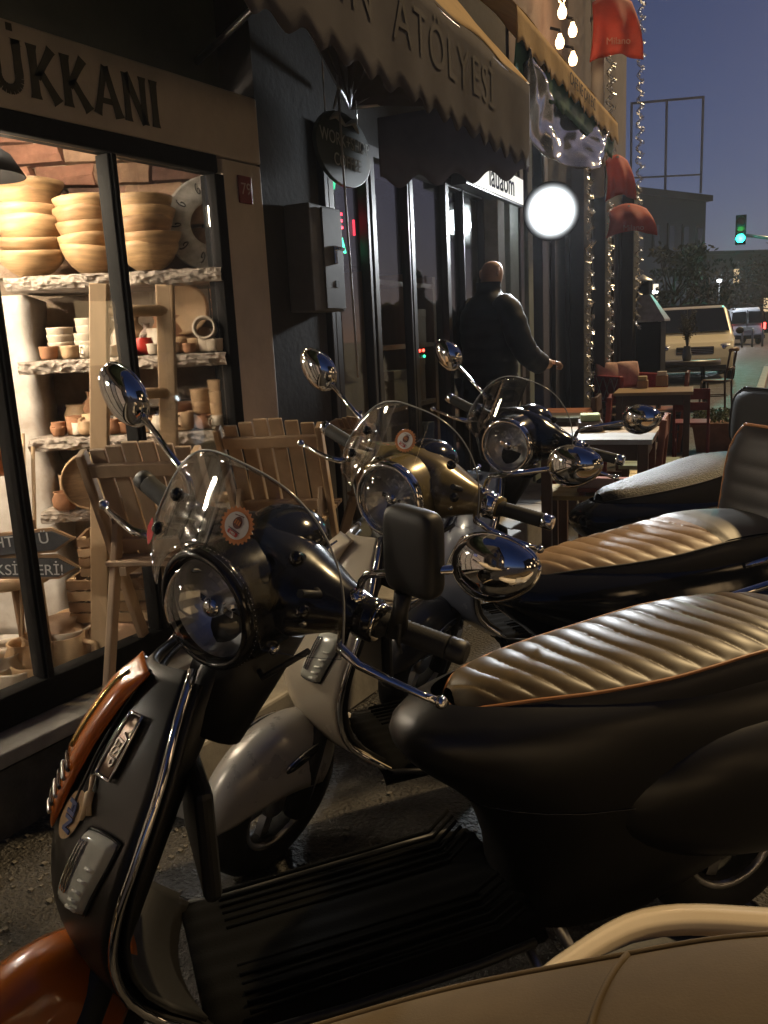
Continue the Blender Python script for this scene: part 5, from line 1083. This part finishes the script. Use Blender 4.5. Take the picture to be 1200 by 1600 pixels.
MB().lathe([(0, .46), (.20, .46), (.215, .45), (.20, .43), (0, .43)], 28).build('seat', brown_wood, bc); MB().tube([(-.24, -.20, .90), (-.27, 0, .92), (-.24, .20, .90)], .028, 8).build('top_rail', wood_mid, bc); MB().tube([(-.20, -.18, .62), (-.23, 0, .64), (-.20, .18, .62)], .018, 8).build('mid_rail', brown_wood, bc); MB().tube([(.17*math.cos(a), .17*math.sin(a), .22) for a in (2*math.pi*i/20 for i in range(21))], .010, 6).build('foot_ring', brown_wood, bc)
# ------------------------------------------------------------------ vehicles
glass_dark = mat('tinted_glass', (.012, .014, .018), .06, spec=.6); tyre_m = rubber; lamp_clear = mat('lamp_clear', (.55, .55, .55), .1, .5); amber = mat('amber', (.5, .2, .03), .2)
def vehicle(label, loc, rz, paint, prof, W, cat, wheels, name):
    e = empty(name, loc, label, cat, None, rz); n_ = len(prof)
    def yw(z, x): return W/2*(1-.16*max(0, (z-.85)/.9)**1.3)*(1-.10*max(0, (abs(x)-1.5)/.7)**2)
    mb = MB()
    cols = [-1, -.92, -.6, 0, .6, .92, 1]
    vs = [(x, yw(z, x)*c_, z-(.05 if abs(c_) == 1 and z > 1 else 0)) for x, z in prof for c_ in cols]; m_ = len(cols)
    fs = [(i*m_+j, ((i+1) % n_)*m_+j, ((i+1) % n_)*m_+j+1, i*m_+j+1) for i in range(n_) for j in range(m_-1)]
    fs += [tuple(i*m_ for i in range(n_)), tuple(i*m_+m_-1 for i in range(n_-1, -1, -1))]
    mb.add(vs, fs); mb.build('body', paint, e, bevel=.03)
    for x in wheels:
        for sg in (1, -1):
            w_ = MB().lathe([(.20, -.10), (.30, -.10), (.33, -.07), (.33, .07), (.30, .10), (.20, .10)], 28, T(x, sg*(W/2-.09), .33) @ RX(90)).build('wheel', tyre_m, e); MB().lathe([(0, .105), (.08, .11), (.19, .095), (.2, .06)], 20, T(x, sg*(W/2-.09), .33) @ RX(-90 if sg > 0 else 90)).build('rim', steel, w_)
    return e
# front of van faces local +x
vp = at(1080, 552, 20.4); vr = math.degrees(math.atan2(-vp.y, -vp.x))
prof = [(-2.2, .30), (-2.25, .75), (-2.20, 1.30), (-2.05, 1.62), (-1.6, 1.70), (.2, 1.70), (.55, 1.64), (1.32, 1.06), (1.45, 1.02), (2.05, .90), (2.20, .76), (2.24, .55), (2.22, .30), (1.9, .24), (-1.9, .24)]
v1 = vehicle('cream yellow family van parked facing us beyond the tables', (vp.x, vp.y, 0), vr+2, mat('cream_taxi_paint', (.76, .68, .48), .3, coat=.5), prof, 1.74, 'van', (1.38, -1.35), 'parked_van')
MB().add([(.60, -.66, 1.615), (.60, .66, 1.615), (1.30, .76, 1.09), (1.30, -.76, 1.09)], [(0, 1, 2, 3)], T(.035, 0, .02)).build('windshield', glass_dark, v1, solid=.01)
for sg in (1, -1):
    MB().add([(.45, sg*.79, 1.55), (-1.8, sg*.79, 1.55), (-1.9, sg*.86, 1.08), (1.05, sg*.86, 1.08)], [(0, 1, 2, 3)]).build('side_window', glass_dark, v1, solid=.02); MB().ball((1.02, sg*1.0, 1.10), .10, 12, None, (.5, .9, .8)).build('wing_mirror', black_plastic, v1)
    hl_ = MB().ball((2.10, sg*.63, .76), .15, 14, None, (.55, 1.15, .65)).build('headlight', lamp_clear, v1); MB().ball((2.16, sg*.60, .76), .06, 10).build('bulb', chrome, hl_)
    MB().beam((1.31, sg*.15, 1.10), (1.0, sg*.60, 1.34), .02, .015).build('wiper', black_plastic, v1)
gb_ = MB().box((2.225, 0, .72), (.03, .78, .16)).build('grille', black_plastic, v1, bevel=.01)
for k in range(4): MB().box((2.245, 0, .665+.038*k), (.012, .74, .014)).build('grille_bar', chrome, gb_)
MB().box((2.245, 0, .46), (.02, .50, .11)).build('number_plate', white_pl, v1); MB().box((2.23, 0, .34), (.05, 1.3, .10)).build('air_intake', black_plastic, v1)
for k in range(3): MB().box((-.2-.6*k+.6, 0, 1.715), (.05, 1.3, .03)).build('roof_bar', black_plastic, v1)
wp = at(1148, 505, 46); wr = math.degrees(math.atan2(-wp.y, -wp.x))
prof2 = [(-2.4, .30), (-2.46, .55), (-2.44, 1.1), (-2.34, 1.80), (-2.2, 1.92), (1.0, 1.90), (1.7, 1.25), (2.4, 1.0), (2.45, .45), (2.2, .28)]
v2 = vehicle('white van seen from behind with red tail lights lit', (wp.x, wp.y, 0), wr+180+14, mat('white_van_paint', (.70, .72, .76), .3, coat=.3), prof2, 1.9, 'van', (1.5, -1.5), 'white_van')
for sg in (1, -1):
    MB().add([(-2.47, sg*.06, 1.72), (-2.47, sg*.72, 1.70), (-2.52, sg*.78, 1.12), (-2.52, sg*.06, 1.12)], [(0, 1, 2, 3)], T(.06, 0, 0)).build('rear_window', glass_dark, v2, solid=.05); MB().box((-2.48, sg*.88, .95), (.06, .11, .34)).build('tail_light', glow('tail_red', (1, .05, .04), 9), v2, bevel=.01)
    MB().add([(-2.2, sg*.90, 1.72), (.9, sg*.90, 1.70), (1.3, sg*.96, 1.15), (-2.2, sg*.97, 1.12)], [(0, 1, 2, 3)]).build('side_window', glass_dark, v2, solid=.02)
MB().box((-2.5, 0, .40), (.10, 1.8, .18)).build('bumper', black_plastic, v2, bevel=.02); MB().box((-2.50, 0, .85), (.02, .52, .12)).build('number_plate', white_pl, v2); MB().box((-2.475, 0, 1.35), (.02, .03, .9)).build('door_seam', black_plastic, v2)
lamp('tail_glow', (at(1175, 508, 46).x, at(1175, 508, 46).y, .8), 3, (1, .1, .06), .1)
for k in range(5):
    p = gpt(1128+17*k, 531+2*k, 0); d_ = 30
    q = at(1128+16*k, 520, 40); b = empty('bollard', (q.x, q.y, 0), 'slim grey bollard in the row behind the white van', 'bollard', 'bollards across the road'); MB().tube([(0, 0, 0), (0, 0, .82)], .05, 12).build('post', galv, b); MB().ball((0, 0, .82), .055, 12).build('cap', galv, b)
# traffic light
q = at(1157, 372, 30); tl = empty('traffic_light', (q.x, q.y, q.z), 'traffic light on an arm showing green', 'traffic light'); rzq = math.degrees(math.atan2(-q.y, -q.x))
MT = RZ(rzq)
MB().box((0, 0, .28), (.22, .36, 1.02), MT).build('housing', black_metal, tl, bevel=.02)
for z_, m_ in ((.58, mat('dead_red', (.10, .012, .010), .3)), (.28, mat('dead_amber', (.10, .06, .01), .3)), (-.02, glow('go_green', (.02, 1, .70), 11))):
    MB().lathe([(0, .03), (.11, .02), (.15, 0), (.155, -.02)], 20, MT @ T(.115, 0, z_) @ RY(90)).build('lens', m_, tl); MB().lathe([(.16, -.01), (.16, .16)], 20, MT @ T(.11, 0, z_) @ RY(90)).build('visor', black_metal, tl)
MB().tube([(0, 0, .1), MT @ Vector((.1, -.0, .1))], .03, 8).build('clamp', steel, tl)
e1_ = at(1200, 372, 30)-q; e2_ = at(1262, 380, 30)-q
MB().tube([(0, 0, .12), e1_, e2_, Vector((e2_.x, e2_.y, -q.z))], .06, 10).build('mast_arm', galv, tl)
lamp('go_light', q+Vector((math.cos(R(rzq)), math.sin(R(rzq)), 0))*.35+Vector((0, 0, -.02)), 220, (.04, .95, .75), .1)
# ------------------------------------------------------------------ far buildings, billboard frame, trees
far_m = mat('far_render', (.010, .011, .016), .95, var=.2, vscale=.3); far_m2 = mat('far_stone', (.016, .016, .020), .95, var=.2, vscale=.3); pane_m = mat('far_pane', (.02, .022, .028), .15); lit_m = glow('far_lit_pane', (1, .72, .4), .8)
def far_building(label, px0, px1, pytop, depth, m_, rows, cols, lit=(), dz=12):
    a, b = at(px0, 500, depth), at(px1, 500, depth+4); tz = at((px0+px1)/2, pytop, depth).z; d_ = Vector((b.x-a.x, b.y-a.y, 0)); L = d_.length; rz = math.degrees(math.atan2(d_.y, d_.x))
    e = empty('far_building', (a.x, a.y, 0), label, 'building', 'buildings at the end of the street', rz)
    MB().box((L/2, dz/2, tz/2), (L, dz, tz)).build('wall', m_, e); MB().box((L/2, dz/2, tz+.15), (L+.5, dz+.5, .30)).build('cornice', m_, e)
    for r_ in range(rows):
        for c_ in range(cols):
            x = L*(c_+.5)/cols; z_ = 1.2+(tz-1.8)*(r_+.5)/rows
            w_ = MB().box((x, -.02, z_), (L/cols*.42, .12, (tz-1.8)/rows*.55)).build('window_frame', far_m2, e); MB().box((x, -.09, z_), (L/cols*.34, .05, (tz-1.8)/rows*.46)).build('pane', lit_m if (r_, c_) in lit else pane_m, w_)
    return e, tz
b1, tz1 = far_building('dark flat-roofed building carrying a billboard frame', 985, 1098, 306, 42, far_m, 2, 5, ((0, 1),), 5)
far_building('long dark building at the far end of the road', 1085, 1300, 395, 75, far_m2, 2, 9, ((0, 4), (1, 2), (0, 7)))
far_building('distant pale grey block behind the trees', 1020, 1100, 420, 66, far_m2, 2, 3, ((0, 0),))
bf = empty('billboard_frame', (at(1040, 300, 42).x, at(1040, 300, 42).y, tz1), 'empty steel billboard frame standing on the dark roof', 'billboard frame')
pts = [at(987, 160, 42), at(1042, 155, 42), at(1099, 150, 42)]
for p in pts:
    inv(MB().beam((p.x, p.y, tz1+.2), (p.x, p.y, p.z), .09, .09).build('post', mat('frame_steel', (.30, .26, .25), .5, .5), bf), bf)
for a, b, dz_ in ((pts[0], pts[1], 0), (pts[1], pts[2], 0)): inv(MB().beam(a-Vector((0, 0, .05)), b-Vector((0, 0, .05)), .10, .10).build('rail', MATS['frame_steel'], bf), bf); inv(MB().beam(Vector((a.x, a.y, tz1+1.1)), Vector((b.x, b.y, tz1+1.1)), .08, .08).build('rail', MATS['frame_steel'], bf), bf)
lit_leaf = mat('lamplit_leaves', (.030, .027, .010), .85, var=.4, vscale=3); leaf_d = mat('dark_leaves', (.010, .013, .008), .9, var=.4, vscale=3); bark = mat('bark', (.06, .045, .035), .9, var=.3, vscale=8, bump=.5)  # yellow street light is put into the colour of the first leaves
def tree(label, px, py_top, depth, rad, m_, seed, dens=1.0):
    rr = random.Random(seed); p = at(px, 520, depth); top = at(px, py_top, depth).z; e = empty('street_tree', (p.x, p.y, 0), label, 'tree', 'trees at the end of the street'); th = top*.45
    tk = MB(); tk.tube([(0, 0, 0), (.05, 0, th*.5), (-.05, .05, th), (0, 0, top*.8)], [.16, .13, .10, .03], 8); tips = []
    for k in range(14):
        a = rr.uniform(0, 6.28); z_ = th*.8+(top-th)*rr.uniform(0, .7); tp = Vector((rad*rr.uniform(.5, .95)*math.cos(a), rad*rr.uniform(.5, .95)*math.sin(a), min(top*.97, z_+rr.uniform(.3, 1.3)))); tk.tube([(0, 0, z_*.85), (tp.x*.5, tp.y*.5, z_), tp], [.05, .03, .01], 5); tips.append(tp); tips.append(Vector((tp.x*.6, tp.y*.6, tp.z*1.0)))
    tk.build('trunk', bark, e); lv = MB()
    for tp in tips+[Vector((0, 0, top*.92))]:
        for q in range(int(70*dens)):
            c_ = tp+Vector((rr.gauss(0, .32), rr.gauss(0, .32), rr.gauss(0, .24)))*rad*.55; d_ = Vector((rr.uniform(-1, 1), rr.uniform(-1, 1), rr.uniform(-1, 1))).normalized()*.10; f_ = d_.orthogonal().normalized()*.05; lv.add([c_-d_, c_+f_, c_+d_, c_-f_], [(0, 1, 2, 3)])
    lv.build('crown', m_, e)
tree('tree beside the dark building, yellow street light painted into its leaves', 1052, 392, 30, 1.0, lit_leaf, 3, .6); tree('thin bare-looking dark tree before the far building', 1105, 405, 36, 1.4, leaf_d, 5, .25); tree('broad dark tree behind the far road', 1128, 425, 52, 2.2, leaf_d, 8, .5); tree('dark roadside tree beyond the traffic light', 1225, 405, 45, 3.0, leaf_d, 9, .8)
for px, py, dp_, lab in ((1024, 457, 40, 'small bright street lamp left of the parked van'), (1026, 478, 38, 'low bright lamp behind the parked van'), (1124, 440, 43, 'tiny white street lamp at the end of the road')):
    q = at(px, py, dp_); e = empty('street_lamp', (q.x, q.y, 0), lab, 'street lamp', 'distant street lamps'); MB().tube([(0, 0, 0), (0, 0, q.z)], [.06, .04], 8).build('post', black_metal, e); MB().lathe([(0, .14), (.12, .10), (.15, 0), (.10, -.05), (0, -.06)], 14, T(0, 0, q.z)).build('lantern', glow('far_lamp', (.9, .95, 1), 6), e)
q = at(1124, 440, 43); lamp('end_lamp', (q.x, q.y, q.z+.02)-0*q if False else (q.x+.16, q.y-.16, q.z), 320, (.85, .92, 1.0), .12)
# unseen street lamp, added right of the view to light van and tables
q = at(1330, 60, 14); sl_ = empty('street_lamp', (q.x, q.y, 0), 'unseen street lamp with warm lantern, added to light the van and tables', 'street lamp')
MB().tube([(.9, 0, 0), (.9, 0, q.z+.1), (.6, 0, q.z+.35), (.12, 0, q.z+.25)], [.07, .05, .04, .035], 10).build('post', black_metal, sl_); MB().lathe([(.0, .20), (.10, .18), (.20, .04), (.17, 0), (0, 0)], 18, T(0, 0, q.z)).build('hood', black_metal, sl_); MB().ball((0, 0, q.z-.02), .11, 14).build('lantern', glow('lantern_glow', (1, .72, .38), 14), sl_)
lamp('added_street_light', (q.x, q.y, q.z-.18), 420, (1, .74, .42), .15)
# far pavement kerb and road edge
kb = MB()
for k in range(14): pass
for k in range(18):
    p0 = Vector((-1.05-.118*(k*1.0+6)*1.0, 4.2+1.0*k, 0)) if False else L2(1.55, 4.0+1.0*k); o = MB().box((0, 0, .03), (.14, .985, .14)).build('kerb', marble, None, kind='structure', bevel=.012); o.matrix_world = T(p0) @ RZ(A2)

# ------------------------------------------------------------------ the other side of the street (seen only as reflections and shade)
opp = mat('opposite_render', (.055, .05, .047), .85, var=.25, vscale=.6); opp2 = mat('opposite_stone', (.085, .07, .06), .85, var=.2, vscale=.6)
glint_lit = glow('added_glint_pane', (1, .66, .34), 3.0)  # unseen lit panes, added for glints in chrome and headlights
def street_block(label, x, y0, y1, h, m_, rows, cols, lit, face):
    e = empty('street_building', (x, y0, 0), label, 'building', 'buildings lining the street'); L = y1-y0
    MB().box((face*2.5, L/2, h/2), (5, L, h)).build('wall', m_, e); MB().box((face*2.4, L/2, h+.12), (5.4, L+.1, .24)).build('cornice', m_, e)
    for r_ in range(rows):
        for c_ in range(cols):
            y = L*(c_+.5)/cols; z_ = .6+(h-1)*(r_+.5)/rows
            w_ = MB().box((-face*.02, y, z_), (.10, L/cols*.5, (h-1)/rows*.62)).build('window_frame', opp2, e); MB().box((-face*.08, y, z_), (.05, L/cols*.42, (h-1)/rows*.54)).build('pane', glint_lit if (r_, c_) in lit else pane_m, w_)
street_block('plain dark three-storey house across the street', 8.5, -9, 1.5, 8.5, opp, 3, 4, ((0, 1), (0, 2), (1, 3)), 1)
street_block('stone house across the street with lit panes added for glints', 8.5, 1.7, 12, 7.5, opp2, 3, 4, ((0, 0), (0, 2), (0, 3), (2, 1)), 1)
street_block('long low dark building across the street', 9.5, 12.3, 34, 11.0, opp, 3, 8, ((0, 3), (1, 6)), 1)
street_block('dark house adjoining the cream shop', -2.3, -14, -2.2, 8.0, opp, 3, 4, ((1, 1),), -1)

# ------------------------------------------------------------------ added volume imitating the soft veil of lens glare
hz = MB().box((0, 35, 5.5), (60, 140, 13)).build('glare_haze', None, None, kind='stuff')
hm = bpy.data.materials.new('glare_haze'); hm.use_nodes = True; ht_ = hm.node_tree; ht_.nodes.clear(); ho = ht_.nodes.new('ShaderNodeOutputMaterial'); hv = ht_.nodes.new('ShaderNodeVolumePrincipled')
hv.inputs['Color'].default_value = (.85, .88, .95, 1); hv.inputs['Density'].default_value = .0013; hv.inputs['Anisotropy'].default_value = .55
ht_.links.new(hv.outputs[0], ho.inputs['Volume']); hz.data.materials.append(hm)
